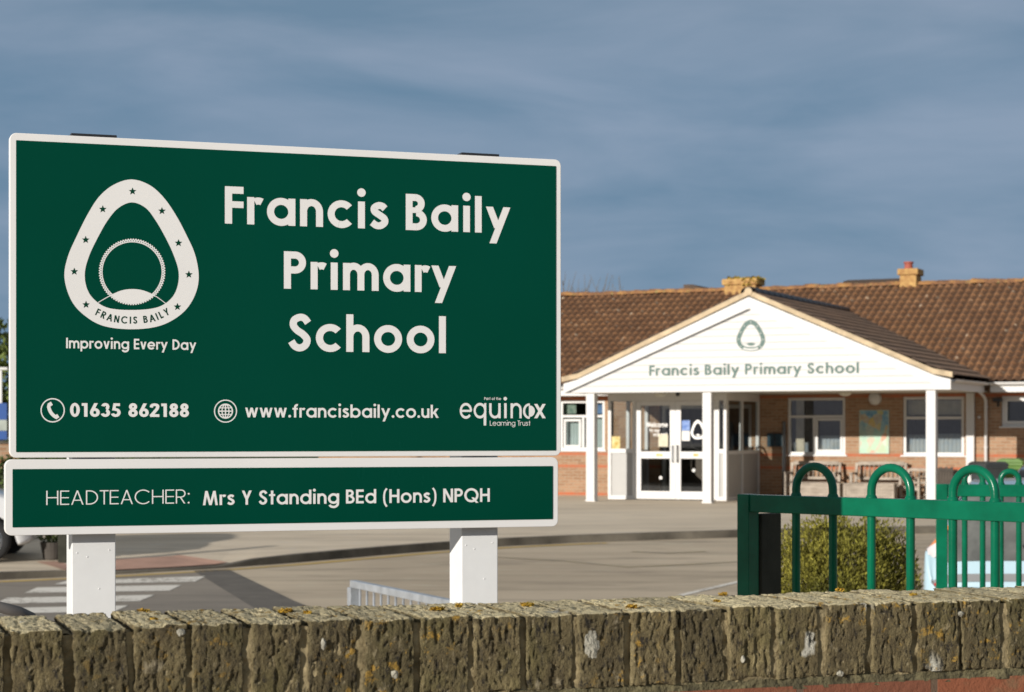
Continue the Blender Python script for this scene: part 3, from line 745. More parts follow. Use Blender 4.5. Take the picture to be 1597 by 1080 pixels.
# lichen: crusty orange cushions on the tops, white rosettes on the faces
ORANGE = mat('orange_lichen', (.50,.27,.02), .9, .3, 40, .8, 120, c2=(.62,.42,.05)); PALE = mat('white_lichen', (.34,.325,.265), .95, .35, 60, .9, 160)
wp = Plane(WL_LOC, WL_RZ, 0.0); ol = MB()
def clump(m, t, d, z, r, n):
    for _ in range(n):
        a = random.uniform(0, 2*pi); q = r*sqrt(random.random()); c = Vector((t+q*cos(a), d+q*sin(a), z + random.uniform(-.002, .0008)))
        s = random.uniform(.0012, .0032); u = Vector((random.gauss(0,1), random.gauss(0,1), random.gauss(0,.5))).normalized(); v = u.cross(Vector((random.gauss(0,.4), random.gauss(0,.4), 1))).normalized()
        w = u.cross(v)*s*.5
        m.face([c-u*s-v*s*.7, c+u*s-v*s*.7+w, c+u*s+v*s*.7, c-u*s+v*s*.7+w])
for x, y, r in ((220,953,.008),(240,968,.005),(446,955,.009),(480,958,.006),(682,952,.009),(716,947,.005),(822,945,.009),(985,948,.007),(1127,929,.006),(1294,920,.006),(1424,930,.005),(1118,940,.005)):
    # point on the top surface of the wall
    v = (y-HZ)/FPX; Y = (EYE-(WTOP+G0))/v; X = (x-CX)/FPX*Y; dx, dy = X-WL_LOC[0], Y-WL_LOC[1]
    clump(ol, dx*cos(WL_RZ)+dy*sin(WL_RZ), min(.21, max(.01, -dx*sin(WL_RZ)+dy*cos(WL_RZ))), WTOP+.003, r, int(130*(r/.009)**2))
ol.build('orange_lichen', ORANGE, wall, recalc=False)
pl_ = MB()
for x, y, rx, rz_ in ((924,1006,13,23),(283,987,6,6),(505,1005,4,9),(617,1052,7,8),(1160,1029,4,6),(1312,1051,7,5),(1500,958,7,5)):
    t, z = wp(x, y, -.004); P = []; n = 26; kx = rx/FPX*2.75; kz = rz_/FPX*2.75
    for i in range(n):
        a = 2*pi*i/n; q = 1 + .22*fbm(Vector((cos(a)*1.5 + x, sin(a)*1.5, 4)), 3); P.append((kx*q*cos(a), kz*q*sin(a)))
    rows = [[(t + a*f, -.0034 + .0022*f**3 + fbm(Vector(((t+a*f)*170, 2, (z+b*f)*170)), 3)*.0012, z + b*f) for a, b in P + P[:1]] for f in (.02,.25,.45,.65,.82,1.)]
    pl_.grid(rows)
pl_.build('white_lichen', PALE, wall, smooth=True)

# ------------------------------------------------------------------ hoop topped railings
def railing(root, length, top, bars, hoops, post_d=.05, rail_h=.055, side_post=None, foot=0.0):
    b = MB(); b.box(post_d*.5, length, -.02, .02, top-rail_h, top); b.build('top_rail', RAILGREEN, root, bevel=.004, seg=3)
    b = MB(); b.box(post_d*.5, length, -.02, .02, foot+.12, foot+.12+rail_h); b.build('bottom_rail', RAILGREEN, root, bevel=.004)
    b = MB(); b.box(0, post_d, -.026, .026, foot, top+.001); b.build('end_post', RAILGREEN, root, bevel=.003)
    for x0, x1 in hoops:
        r = (x1-x0)/2; c = (x0+x1)/2
        P = [(x0, 0, foot+.14), (x0, 0, top-.02), (x0, 0, top+.012)] + [(c - r*cos(radians(t)), 0, top+.02+r*1.0*sin(radians(t))) for t in range(0, 181, 10)] + [(x1, 0, top+.012), (x1, 0, top-.02), (x1, 0, foot+.14)]
        h = MB(); h.tube(P, .0128, 14); w = h
        for x in (x0, x1): w.lathe([(.0175, top-.0005), (.0165, top+.004), (.0132, top+.010)], (x, 0, 0), 'z', 14)
        w.build('hoop', RAILGREEN, root, smooth=True)
RL, RR = Vector((.7277, 6.28)), Vector((1.4219, 5.52))
R_LEN = (RR-RL).length; R_RZ = atan2(RR.y-RL.y, RR.x-RL.x)
rail = empty('hoop_railing', (RL.x, RL.y, G0), R_RZ, 'nearer green hoop topped railing, its left end in the shade of the sign', 'railing')
rp = Plane((RL.x, RL.y, G0), R_RZ, 0.0)
RTOP = (rp(1157, 771)[1] + rp(1597, 784)[1])/2
hp = [(rp(1241.6, 780)[0], rp(1299, 780)[0]), (rp(1359, 780)[0], rp(1420, 780)[0]), (rp(1486, 780)[0], rp(1552, 780)[0])]
d = hp[2][0]-hp[1][0]; hp.append((hp[2][0]+d, hp[2][1]+d)); hp.append((hp[2][0]+2*d, hp[2][1]+2*d))
railing(rail, 2.1, RTOP, None, hp, .047)
gp = MB(); gp.box(.012, .055, .030, .125, 0, RTOP-.062); gp.build('backing_post', RAILDARK, rail, bevel=.003)
R2L = Vector(((1460-CX)/FPX*8.9, 8.9)); R2_RZ = radians(-14)
rail2 = empty('hoop_railing', (R2L.x, R2L.y, G0), R2_RZ, 'farther green hoop topped railing, in front of the pale blue car', 'railing')
r2 = Plane((R2L.x, R2L.y, G0), R2_RZ, 0.0); T2 = r2(1500, 755.5)[1]
h2 = [(r2(1504.5, 760)[0], r2(1532.5, 760)[0]), (r2(1561, 760)[0], r2(1589, 760)[0])]
d2 = h2[1][0]-h2[0][0]
for k in range(2, 14): h2.append((h2[1][0]+d2*(k-1), h2[1][1]+d2*(k-1)))
railing(rail2, 2.2, T2, None, h2, .05)

# galvanised guard rail, seen end on between the sign posts
Ya, Yb = 10.4, 9.2
ga, gb = Vector(((551-CX)/FPX*Ya, Ya)), Vector(((700-CX)/FPX*Yb, Yb)); GL = (gb-ga).length; G_RZ = atan2(gb.y-ga.y, gb.x-ga.x)
gr = empty('guard_rail', (ga.x, ga.y, G0), G_RZ, 'low galvanised steel guard rail with close upright bars between the sign posts', 'railing')
gz = EYE - (905-HZ)/FPX*Ya - G0
b = MB(); b.box(0, 2.2, -.02, .02, gz-.038, gz); b.build('top_rail', GALV, gr, bevel=.004)
b = MB(); b.box(0, 2.2, -.02, .02, .10, .15); b.build('bottom_rail', GALV, gr, bevel=.003)
for x in (0.0, 2.2):
    b = MB(); b.box(x-.025, x+.025, -.026, .026, 0, gz-.0385); b.build('post', GALV, gr, bevel=.003)
for k in range(1, 21):
    b = MB(); b.tube([(k*.104, 0, .15), (k*.104, 0, gz-.038)], .0065, 8); b.build('bar', GALV, gr, smooth=True)
# ------------------------------------------------------------------ the school building; its own frame: x along the front, y to the back
B_RZ = radians(-25); B_LOC = (4.20, 43.06, 0.0)
school = empty('school_building', B_LOC, B_RZ, 'single storey brick school with brown tiled roof and white gabled entrance canopy', 'building')
bp_ = Plane(B_LOC, B_RZ, 0.0)
def school_brick():
    g = NG('buff_school_brick', .85); p = g.sepxyz(); v = g.comb(g.math('ADD', p[0], p[1]), p[2])
    b = g.n('ShaderNodeTexBrick', {'Vector': v, 'Color1': (.41,.245,.145,1), 'Color2': (.30,.17,.095,1), 'Mortar': (.38,.30,.21,1), 'Scale': 1.0, 'Mortar Size': .008, 'Brick Width': .225, 'Row Height': .075, 'Bias': .15}); b.offset = .5
    spot = g.thr(g.noise(9, 3, .6, v=g.mapv((1,1,3))), .60, .68)
    c = g.mix(g.math('MULTIPLY', spot, .55), b.outputs[0], (.17,.10,.07))
    def band(z0, z1):
        return g.math('MULTIPLY', g.math('GREATER_THAN', p[2], z0), g.math('LESS_THAN', p[2], z1))
    bands = g.math('MAXIMUM', band(.975, 1.05), g.math('MAXIMUM', band(.675, .75), g.math('MAXIMUM', band(0.0, .075), band(2.325, 2.40))))
    red = g.mix(g.thr(g.noise(6, 4), .4, .7), (.47,.13,.055), (.38,.15,.08))
    c = g.mix(g.math('MULTIPLY', bands, .88), c, red)
    g.col(c).bump(g.math('ADD', g.noise(70, 4), g.math('MULTIPLY', b.outputs[1], -1.2)), .5, .008); return g.m
SBRICK = school_brick()
def tile_mat(name, c1, c2, c3, spots=True, axis=0, per=.19):
    g = NG(name, .85); geo = g.n('ShaderNodeNewGeometry')
    cell = g.n('ShaderNodeTexWhiteNoise', {0: g.n('ShaderNodeVectorMath', {0: g.mapv((1/.19, 3.25, 0)), }, operation='FLOOR').outputs[0]}, noise_dimensions='3D').outputs[0]
    c = g.ramp(g.noise(2.2, 6, .65), [(.3, c1), (.55, c2), (.75, c3)])
    c = g.mix(g.math('MULTIPLY', g.thr(cell, .55, 1.), .35), c, c3)
    if spots:
        sp = g.math('MULTIPLY', g.thr(g.vor(3.6), .20, .10), g.thr(cell, .35, .55))
        c = g.mix(g.math('MULTIPLY', sp, .85), c, (.52,.44,.33))
        c = g.mix(g.math('MULTIPLY', g.thr(g.noise(.5, 3), .5, .7), .35), c, (.30,.15,.06))
    pan = g.math('SINE', g.math('MULTIPLY', g.sepxyz()[axis], 2*pi/per))
    c = g.mix(g.math('MULTIPLY', g.thr(pan, .15, -.75), .72), c, tuple(x*.30 for x in c1))      # darker along the pans between the rolls
    g.col(c).bump(g.noise(40, 4), .4, .01); return g.m
TILE = tile_mat('brown_concrete_roof_tile', (.135,.064,.028), (.21,.102,.046), (.34,.185,.092))
SLATE = tile_mat('dark_brown_roof_tile', (.085,.060,.045), (.12,.078,.055), (.18,.115,.075), False, 1)
def ridge_mat():
    g = NG('lichened_ridge_tile', .9)
    c = g.ramp(g.noise(3.2, 6, .7), [(.32, (.12,.065,.035)), (.48, (.25,.12,.055)), (.62, (.42,.215,.07)), (.77, (.44,.30,.12))])
    c = g.mix(g.thr(g.noise(9, 4, .6), .58, .7), c, (.27,.25,.09)); g.col(c).bump(g.noise(22, 5), .9, .03); return g.m
RIDGE = ridge_mat()
VERGE = mat('sandy_verge_mortar', (.52,.41,.27), .9, .25, 4, .4, 40)
FASC = mat('white_fascia_board', (.63,.625,.61), .5, .03, 1.0)
SOFF = mat('soffit_board', (.62,.60,.55), .7, .06, 1.0)
def cladding():
    g = NG('white_shiplap_cladding', .5); z = g.sepxyz()[2]
    f = g.math('FRACT', g.math('MULTIPLY', z, 1/.150)); h = g.thr(f, 0.0, .10)
    c = g.mix(g.math('MULTIPLY', g.thr(g.noise(1.4, 4), .35, .7), .25), (.59,.583,.57), (.55,.54,.525))
    g.col(c).bump(h, .7, .015); return g.m
CLAD = cladding()
DB, APX = 3.9, .98                      # depth of the canopy, where its ridge runs
ZE, ZA, HW = 2.76, 4.46, 4.31           # eaves, apex, half width
# wall with openings, front face on y = DB
OPEN = [(-6.15,-5.22,1.10,2.32), (-5.16,-3.97,1.10,2.32), (-2.55,-.25,0.0,2.20), (.63,2.01,1.01,2.345), (3.35,4.74,1.01,2.345), (5.57,7.05,1.66,2.345), (8.2,9.7,1.01,2.345)]
def wall_front(m, s0, s1, z0, z1, y, openings, depth=.12):
    S_ = sorted({s0, s1, *[q for o in openings for q in o[:2]]}); Z_ = sorted({z0, z1, *[q for o in openings for q in o[2:]]})
    for a, b in zip(S_, S_[1:]):
        for c, d in zip(Z_, Z_[1:]):
            if any(o[0] <= (a+b)/2 <= o[1] and o[2] <= (c+d)/2 <= o[3] for o in openings): continue
            m.face([(a,y,c),(b,y,c),(b,y,d),(a,y,d)])
    for o in openings:
        a, b, c, d = o
        m.face([(a,y,c),(a,y+depth,c),(a,y+depth,d),(a,y,d)]); m.face([(b,y,c),(b,y,d),(b,y+depth,d),(b,y+depth,c)])
        m.face([(a,y,d),(a,y+depth,d),(b,y+depth,d),(b,y,d)]); m.face([(a,y,c),(b,y,c),(b,y+depth,c),(a,y+depth,c)])
SA, SB, YB = -12.0, 13.0, 14.2
m = MB(); wall_front(m, SA, SB, -.05, 2.62, DB, OPEN)
m.face([(SA,DB,-.05),(SA,DB,2.62),(SA,YB,2.62),(SA,YB,-.05)]); m.face([(SB,DB,-.05),(SB,YB,-.05),(SB,YB,2.62),(SB,DB,2.62)]); m.face([(SA,YB,-.05),(SA,YB,2.62),(SB,YB,2.62),(SB,YB,-.05)])
for s in (SA, SB): m.face([(s, DB, 2.62), (s, 9.0, 5.1), (s, YB, 2.62)])
m.build('wall', SBRICK, school, recalc=False)
# rooms behind the glass
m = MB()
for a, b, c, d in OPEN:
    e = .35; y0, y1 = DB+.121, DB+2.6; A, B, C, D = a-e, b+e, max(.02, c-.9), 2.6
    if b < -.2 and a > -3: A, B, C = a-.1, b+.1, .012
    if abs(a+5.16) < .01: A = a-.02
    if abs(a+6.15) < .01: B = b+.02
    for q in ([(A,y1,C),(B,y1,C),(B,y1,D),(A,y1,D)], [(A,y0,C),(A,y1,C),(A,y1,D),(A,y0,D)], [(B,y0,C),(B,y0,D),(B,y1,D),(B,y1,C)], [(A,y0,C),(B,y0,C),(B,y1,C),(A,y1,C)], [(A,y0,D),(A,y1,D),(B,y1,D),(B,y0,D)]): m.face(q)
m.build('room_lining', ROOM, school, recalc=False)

def frame_rect(m, a, b, c, d, y, w, dp):
    m.box(a, b, y, y+dp, c, c+w); m.box(a, b, y, y+dp, d-w, d); m.box(a, a+w, y, y+dp, c+w, d-w); m.box(b-w, b, y, y+dp, c+w, d-w)
def window(a, b, c, d, split=None, transom=None, sashes=(), y=DB+.03, curt=()):
    m = MB(); w = .065; frame_rect(m, a+.002, b-.002, c+.002, d-.002, y, w, .07)
    if transom: m.box(a+w, b-w, y+.001, y+.069, transom-.03, transom+.03)
    top = (transom-.03) if transom else d-w
    if split: m.box(split-.03, split+.03, y+.001, y+.069, c+w, top)
    for (p, q, r, s) in sashes: frame_rect(m, p, q, r, s, y-.018, .055, .05)
    f = m.build('window', UPVC, school, bevel=.006)
    g = MB(); g.face([(a+.03,y+.035,c+.03),(b-.03,y+.035,c+.03),(b-.03,y+.035,d-.03),(a+.03,y+.035,d-.03)]); g.build('pane', GLASS, f, recalc=False)
    s = MB(); s.box(a-.05, b+.05, DB-.035, DB+.03, c-.03, c+.004); s.build('sill', UPVC, f, bevel=.004)
    for (p, q, r, t, mt) in curt:
        k = MB(); n = 28; k.grid([[(p+(q-p)*i/n, y+.16+.018*sin(i*1.5), z) for z in (r, t)] for i in range(n+1)]); k.build('curtain', mt, f, smooth=True, recalc=False)
    return f
BLIND = mat('grey_green_blind', (.46,.53,.51), .8, .08, 3); BLUEPAPER = mat('blue_window_paper', (.16,.27,.46), .8, .3, 9); TEAL = mat('green_window_paper', (.13,.34,.28), .8, .5, 14, c2=(.5,.55,.45))
PALEP = mat('pale_window_display', (.55,.56,.54), .85, .3, 9, c2=(.30,.36,.42))
w1 = window(-6.148,-5.222,1.10,2.32, None, 1.93, ())
w1b = window(-5.158,-3.972,1.10,2.32, -4.55, 1.93, ((-5.06,-4.60,1.17,1.86),), curt=[(-5.09,-4.58,1.15,1.89,BLIND), (-4.52,-4.05,1.15,1.89,BLIND), (-5.1,-4.8,1.99,2.24,TEAL), (-4.42,-4.05,1.99,2.24,BLUEPAPER)])
w2 = window(.632,2.008,1.012,2.343, 1.26, 1.90, ((1.30,1.94,1.08,1.86),), curt=[(.78,.98,1.05,2.28,CREAM), (.70,.78,1.05,1.3,PALEP), (1.33,1.93,1.05,1.46,PALEP), (.98,1.1,1.05,1.3,PALEP)])
w3 = window(3.352,4.738,1.012,2.343, 4.04, 1.86, (), curt=[(3.42,4.02,1.05,1.48,PALEP), (4.06,4.68,1.05,1.50,PALEP), (3.42,4.68,1.93,2.26,CREAM)])
w4 = window(5.572,7.048,1.662,2.343, None, None, ((5.64,6.28,1.73,2.28),(6.34,6.98,1.73,2.28)))
w5 = window(8.202,9.698,1.012,2.343, 8.95, 1.90, ())

# main roof: pantile rolls are real, every course steps out over the next
PIT = atan2(5.28-2.66, 9.0-3.4)
def tiled(name, mt, P0, ax, up, nrm, L0, L1, SL, period=.19, amp=.036, course=.33, step=.036, sub=8, clip=None):
    P0, ax, up, nrm = Vector(P0), Vector(ax), Vector(up), Vector(nrm); m = MB(); n = int((L1-L0)/period*sub); rows = []
    k = int(SL/course)
    for j in range(k+1):
        for v, h in ((j*course, step), (min(SL, (j+1)*course)-.001, 0.0)):
            r = []
            for i in range(n+1):
                a = L0 + (L1-L0)*i/n; f = (a/period) % 1.0
                z = amp*(max(0, sin(2*pi*f))**.8 * 1.0 - .25*max(0, -sin(2*pi*f)))
                jit = .004*noise.noise(Vector((math.floor(a/period), j, 3)))
                r.append(P0 + ax*a + up*v + nrm*(z + h + jit))
            rows.append(r)
    m.grid(rows); return m.build(name, mt, school, recalc=False, smooth=False)
roof = tiled('roof', TILE, (0, 3.38, 2.64), (1,0,0), (0, cos(PIT), sin(PIT)), (0, -sin(PIT), cos(PIT)), SA-.1, SB+.1, (9.0-3.38)/cos(PIT))
m = MB(); m.face([(SA-.1, 9.0, 5.27), (SB+.1, 9.0, 5.27), (SB+.1, YB+.5, 2.66), (SA-.1, YB+.5, 2.66)]); m.build('rear_roof_slope', SLATE, school, recalc=False)
# ridge tiles
m = MB(); s = SA-.1; k = 0
while s < SB+.1:
    r0 = .10; n = 9; z = 5.275 + random.uniform(-.012, .016); s1 = s + .43
    rows = [[(x, 9.0 + (r0+dr)*1.25*cos(pi*i/(n-1)), z-.03 + (r0+dr)*sin(pi*i/(n-1)) + .02*fbm(Vector((x*4, i*.4, 1)), 3)) for i in range(n)] for x, dr in ((s, .0), (s+.05, .014), (s+.2, .012), (s1-.001, 0))]
    m.grid(rows); s = s1
m.build('ridge_tiles', RIDGE, roof, recalc=False)
# eaves
for a, b in ((SA-.1, APX-HW-.13), (APX+HW+.13, SB+.1)):
    m = MB(); m.box(a, b, 3.42, 3.445, 2.42, 2.62); m.build('fascia', FASC, school)
    m = MB(); m.box(a, b, 3.446, DB-.002, 2.43, 2.445); m.build('soffit', SOFF, school)
    m = MB(); n = 10; m.grid([[(x, 3.355 + .062*cos(pi + pi*i/n), 2.63 + .062*sin(pi + pi*i/n)) for i in range(n+1)] for x in (a, b)]); m.box(a, b, 3.292, 3.298, 2.628, 2.64)
    m.build('gutter', FASC, school, smooth=True)
# chimneys
CHIM = mat('buff_chimney_brick', (.46,.23,.085), .9, .3, 9, .4, 40, c2=(.56,.36,.13))
def chimney(s0, s1, y0, y1, z1, mossy, pot):
    m = MB(); m.box(s0, s1, y0, y1, 4.6, z1-.16); m.box(s0-.05, s1+.05, y0-.05, y1+.05, z1-.16, z1); c = m.build('chimney', CHIM, school, bevel=.02)
    if mossy:
        mm = MB()
        for _ in range(500):
            a = random.uniform(s0+.1, s1+.05); b = random.uniform(y0-.05, y1+.05); r = .03+.05*random.random(); u = Vector((random.gauss(0,1), random.gauss(0,1), random.gauss(0,1))).normalized(); v = u.orthogonal().normalized()
            cc = Vector((a, b, z1 - random.random()*.18 + .03)); mm.face([cc-u*r, cc+v*r, cc+u*r, cc-v*r])
        mm.build('moss', MOSS, c, recalc=False)
    if pot:
        q = MB(); q.lathe([(.11, z1-.01), (.10, z1+.14), (.125, z1+.15), (.125, z1+.19), (.08, z1+.19), (.10, z1)], ((s0+s1)/2-.05, (y0+y1)/2, 0), 'z', 18); q.build('chimney_pot', POT, c, smooth=False)
MOSS = mat('yellow_green_moss', (.30,.25,.03), .95, .4, 9, c2=(.52,.36,.05)); POT = mat('red_clay_pot', (.36,.09,.06), .7, .15, 4)
def on_ridge(x): return bp_(x, 450, 9.0)[0]
def zat(x, y, d): return bp_(x, y, d)[1]
chimney(on_ridge(1134), on_ridge(1183), 8.75, 9.35, zat(1158, 436, 9.0), True, False)
chimney(on_ridge(1406), on_ridge(1432), 8.8, 9.35, zat(1420, 420, 9.0), False, True)
# lower roof of the wing behind, just showing over the ridge
m = MB(); a, b = bp_(1296, 440, 12.5)[0], bp_(1402, 440, 12.5)[0]; zz = zat(1340, 436.5, 12.5); m.prism([(a, 4.9), (a+.35, zz-.03), (a+.5, zz), (b, zz), (b+.5, 4.9)], 12.5, 17); m.build('wing_roof', SLATE, school)
m = MB(); a, b = bp_(1066, 450, 11.5)[0], bp_(1098, 450, 11.5)[0]; zz = zat(1072, 444, 11.5); m.prism([(a, 4.9), (a, zz), (a+.25, zz), (b, zz-.14), (b+.3, 4.9)], 11.5, 14); m.build('roof_vent', SLATE, school)

# entrance canopy
gpoly = [(APX-HW, 2.41), (APX+HW, 2.41), (APX+HW, ZE-.13), (APX+HW-.35, ZE-.05), (APX, ZA-.03), (APX-HW+.35, ZE-.05), (APX-HW, ZE-.13)]
m = MB(); m.prism(gpoly, 0.0, .05); gable = m.build('gable', CLAD, school)
# barge boards, proud of the cladding
m = MB()
slope = (ZA-ZE+.02)/(HW-.35)
m.prism([(APX-HW-.02, ZE-.14), (APX-HW+.30, ZE-.055), (APX+.0, ZA-.02), (APX+.0, ZA-.30), (APX-HW+.02, 2.412), (APX-HW-.02, 2.412)], -.028, -.001)
m.prism([(APX+HW+.02, ZE-.14), (APX+HW-.30, ZE-.055), (APX+.002, ZA-.02), (APX+.002, ZA-.30), (APX+HW-.30, 2.52), (APX+HW-.3, 2.412), (APX+HW+.02, 2.412)], -.020, -.001)
m.build('barge_board', FASC, school)
m = MB(); m.prism([(APX-HW+.00, 2.414), (APX-HW+.08, 2.414), (APX+.06, ZA-.285), (APX-.03, ZA-.285)], -.036, -.0285); m.build('barge_shadow_strip', mat('barge_shadow_grey', (.09,.088,.085), .7, .05, 3), school)  # dark strip laid in as the shadow line under the left barge board
VZ = [(APX-HW-.06, ZE-.10), (APX-HW+.33, ZE-.025), (APX, ZA+.01), (APX+HW-.33, ZE-.025), (APX+HW+.06, ZE-.10)]
m = MB(); m.prism(VZ + [(x, z+.112) for x, z in reversed(VZ)], -.055, .05); m.build('verge', VERGE, school)
# canopy slopes, ridge and side eaves
PC = atan2(ZA-ZE, HW-.33)
m = tiled('canopy_roof', SLATE, (APX+HW+.10, 0, ZE-.075), (0,1,0), (-cos(PC), 0, sin(PC)), (sin(PC), 0, cos(PC)), -.04, 8.2, (HW+.10)/cos(PC)*.985, amp=.035, step=.03)
m2 = tiled('canopy_roof', SLATE, (APX-HW-.10, 0, ZE-.075), (0,1,0), (cos(PC), 0, sin(PC)), (-sin(PC), 0, cos(PC)), -.04, 8.2, (HW+.10)/cos(PC)*.985, amp=.035, step=.03)
m = MB(); y = -.05
while y < 7.3:
    r0 = .13; n = 9
    m.grid([[(APX + (r0+dr)*1.3*cos(pi*i/(n-1)), yy, ZA+.075 + (r0+dr)*.85*sin(pi*i/(n-1))) for i in range(n)] for yy, dr in ((y, 0.), (y+.05, .02), (y+.42, .014))]); y += .43
m.build('canopy_ridge', BLACK, school, recalc=False)
m = MB(); m.lathe([(0, .0), (.085, .0), (.09, .05)], (APX, -.075, ZA+.09), 'y', 14); m.build('ridge_end', VERGE, school)
for sx in (-1, 1):
    x = APX + sx*HW
    m = MB(); m.box(min(x, x-sx*.03), max(x, x-sx*.03), .052, DB-.48, 2.412, ZE-.14); m.build('side_fascia', FASC, school)
    m = MB(); n = 10; m.grid([[(x + sx*.075 + .06*cos(pi + pi*i/n), yy, ZE-.135 + .06*sin(pi + pi*i/n)) for i in range(n+1)] for yy in (-.02, 3.3)]); m.build('gutter', FASC, school, smooth=True)
m = MB(); m.box(APX-HW+.03, APX+HW-.03, .052, DB-.002, 2.43, 2.45); m.build('canopy_soffit', SOFF, school)
for s in (-2.74, 0.0, 4.88):
    m = MB(); m.box(s-.1, s+.1, .055, .255, -.08, 2.4295); m.box(s-.115, s+.115, .045, .265, -.08, .03); m.build('column', FASC, school, bevel=.008)
m = MB(); m.box(4.80, 4.98, DB-.10, DB-.002, -.05, 2.42); m.build('pilaster', FASC, school, bevel=.006)
m = MB(); m.tube([(5.10, 3.36, 2.58), (5.12, 3.40, 2.50), (5.22, 3.70, 2.34), (5.24, 3.80, 2.25), (5.24, 3.82, .45), (5.24, 3.82, -.05)], .036, 12)
for z in (2.1, 1.2, .4): m.lathe([(.045, z-.02), (.045, z+.02)], (5.24, 3.82, 0), 'z', 12)
m.build('downpipe', FASC, school, smooth=True)
# name and badge on the gable
put_words(-.006, 1e-4, bp_, 'gable_lettering', GABLELET, gable, 'Francis Baily Primary School', 1012.5, 1339.5, 586.5, 16.2, .19, .12)
li, dk = Flat(-.004, 1e-4), Flat(-.016, 1e-5)
stars = []
emblem(li, dk, lambda x, y: bp_(1171 + (x-522)/755*45, 523.5 + (y-494)/841*49), False, stars.append)
ge = li.build('gable_emblem', GABLELET, gable)
for pt in stars: f_ = Flat(-.016, 1e-5); f_.poly(pt); f_.build('star', FASC, ge)
nf = Flat(-.024, 1e-5); A_, B_ = [], []
for i in range(15):
    t = radians(222 - 84*i/14); c_, s_ = cos(t), -sin(t)
base_low = [(i, ) for i in range(2)]
lo = crspline([(330,842),(420,868),(525,876),(640,866),(725,838)], closed=False, k=6)
to = lambda x, y: bp_(1171 + (x-522)/755*45, 523.5 + (y-494)/841*49)
nf.strip([to(x, y-26) for x, y in lo], [to(x, y+16) for x, y in lo]); nf.build('emblem_name_band', FASC, ge)
# lamps under the canopy and on the wall
LAMP = mat('opal_lamp_cover', (.62,.60,.52), .4, .04, 4)
for x, y in ((1318, 1.9), (1030, 1.2)):
    s = bp_(x, 613, y)[0]; m = MB(); m.lathe([(.15, 2.428), (.15, 2.40), (.11, 2.35), (.05, 2.33), (0.001, 2.328)], (s, y, 0), 'z', 20); m.build('ceiling_lamp', LAMP, school, smooth=True)
s, z = bp_(1365, 622, DB); m = MB()
m.lathe([(.15, 0), (.15, -.05), (.13, -.09), (.07, -.125), (.001, -.135)], (s, DB, z), 'y', 20); m.build('wall_lamp', UPVC, school, smooth=True)
s, z = bp_(1557, 625, DB); m = MB(); m.box(s-.10, s+.10, DB-.16, DB-.02, z-.03, z+.05); m.box(s-.02, s+.02, DB-.05, DB, z-.14, z-.03); m.build('floodlight', BLACK, school, bevel=.01)
s, z = bp_(1057, 616, 1.0); m = MB(); m.lathe([(.05, 2.429), (.05, 2.38), (.03, 2.34), (.001, 2.335)], (s, 1.0, 0), 'z', 14); m.build('dome_camera', BLACK, school, smooth=True)
s, z = bp_(1527, 651, DB); m = MB(); m.lathe([(.035, 0), (.03, -.03), (.001, -.035)], (s, DB, z), 'y', 12); m.build('alarm_bell', UPVC, school, smooth=True)
# notice box and pipe to the right of the porch
s0, z1 = bp_(1197, 676, DB); s1, z0 = bp_(1222, 697, DB); m = MB(); m.box(s0, s1, DB-.06, DB-.001, z0, z1); nb = m.build('notice_box', BLACK, school, bevel=.008)
m = MB(); m.box(s0+.02, (s0+s1)/2-.015, DB-.064, DB-.058, z0+.02, z1-.02); m.box((s0+s1)/2+.015, s1-.02, DB-.064, DB-.058, z0+.02, z1-.02); m.build('notice_box_door', mat('dark_blue_glass', (.03,.06,.08), .1), nb)
m = MB(); s = bp_(1224, 690, DB)[0]; m.tube([(s, DB-.05, 0), (s, DB-.05, 1.78)], .04, 10); m.build('soil_pipe', mat('grey_pipe', (.22,.23,.24), .5, .1, 3), school, smooth=True)

# glazed porch
PY, PL, PR = 1.49, -2.90, -.04
def zl(y): return EYE - (y-HZ)/FPX*45.0
m = MB(); w = .08
ZT = 2.4285
for a in (PL, -2.30, -.29): m.box(a, a+.075, PY, PY+.09, 0, ZT)
m.box(PR-.075, PR, PY, PY+.09, 0, ZT)
m.box(PL+.075, PR-.075, PY+.001, PY+.089, 2.25, ZT)
for a, b in ((PL+.075, -2.30), (-.215, PR-.075)):
    m.box(a, b, PY+.002, PY+.088, 1.06, 1.16); m.box(a, b, PY+.002, PY+.088, 0, .09)
# right return and left return
for x in (PR-.08, PL):
    for y in (PY+.0901, 2.62, DB-.075): m.box(x, x+.08, y, y+.07, 0, ZT)
    m.box(x+.001, x+.079, PY+.16, DB-.075, 2.25, ZT-.001); m.box(x+.001, x+.079, PY+.16, DB-.075, 1.04, 1.12); m.box(x+.001, x+.079, PY+.16, DB-.075, 0, .08)
porch = m.build('porch_frame', UPVC, school, bevel=.006)
for a, b in ((PL+.075, -2.225), (-.215, PR-.075)): m = MB(); m.box(a, b, PY+.03, PY+.06, .09, 1.06); m.build('porch_panel', GREYPANEL, porch)
for x in (PR-.055, PL+.025):
    for y0, y1 in ((PY+.16, 2.62), (2.69, DB-.075)): m = MB(); m.box(x, x+.03, y0, y1, .08, 1.04); m.build('porch_panel', GREYPANEL, porch)
for a, b in ((PL+.06, -2.28), (-.23, PR-.06)): m = MB(); m.face([(a,PY+.045,1.15),(b,PY+.045,1.15),(b,PY+.045,2.26),(a,PY+.045,2.26)]); m.build('pane', GLASS, porch, recalc=False)
for x in (PR-.04, PL+.04):
    for y0, y1 in ((PY+.15, 2.63), (2.68, DB-.07)): m = MB(); m.face([(x,y0,1.10),(x,y1,1.10),(x,y1,2.26),(x,y0,2.26)]); m.build('pane', GLASS, porch, recalc=False)
m = MB(); m.box(PL+.1, PR-.1, PY+.1, DB, -.03, .008); m.build('porch_mat', mat('door_mat', (.06,.06,.06), .95, .3, 40), school)
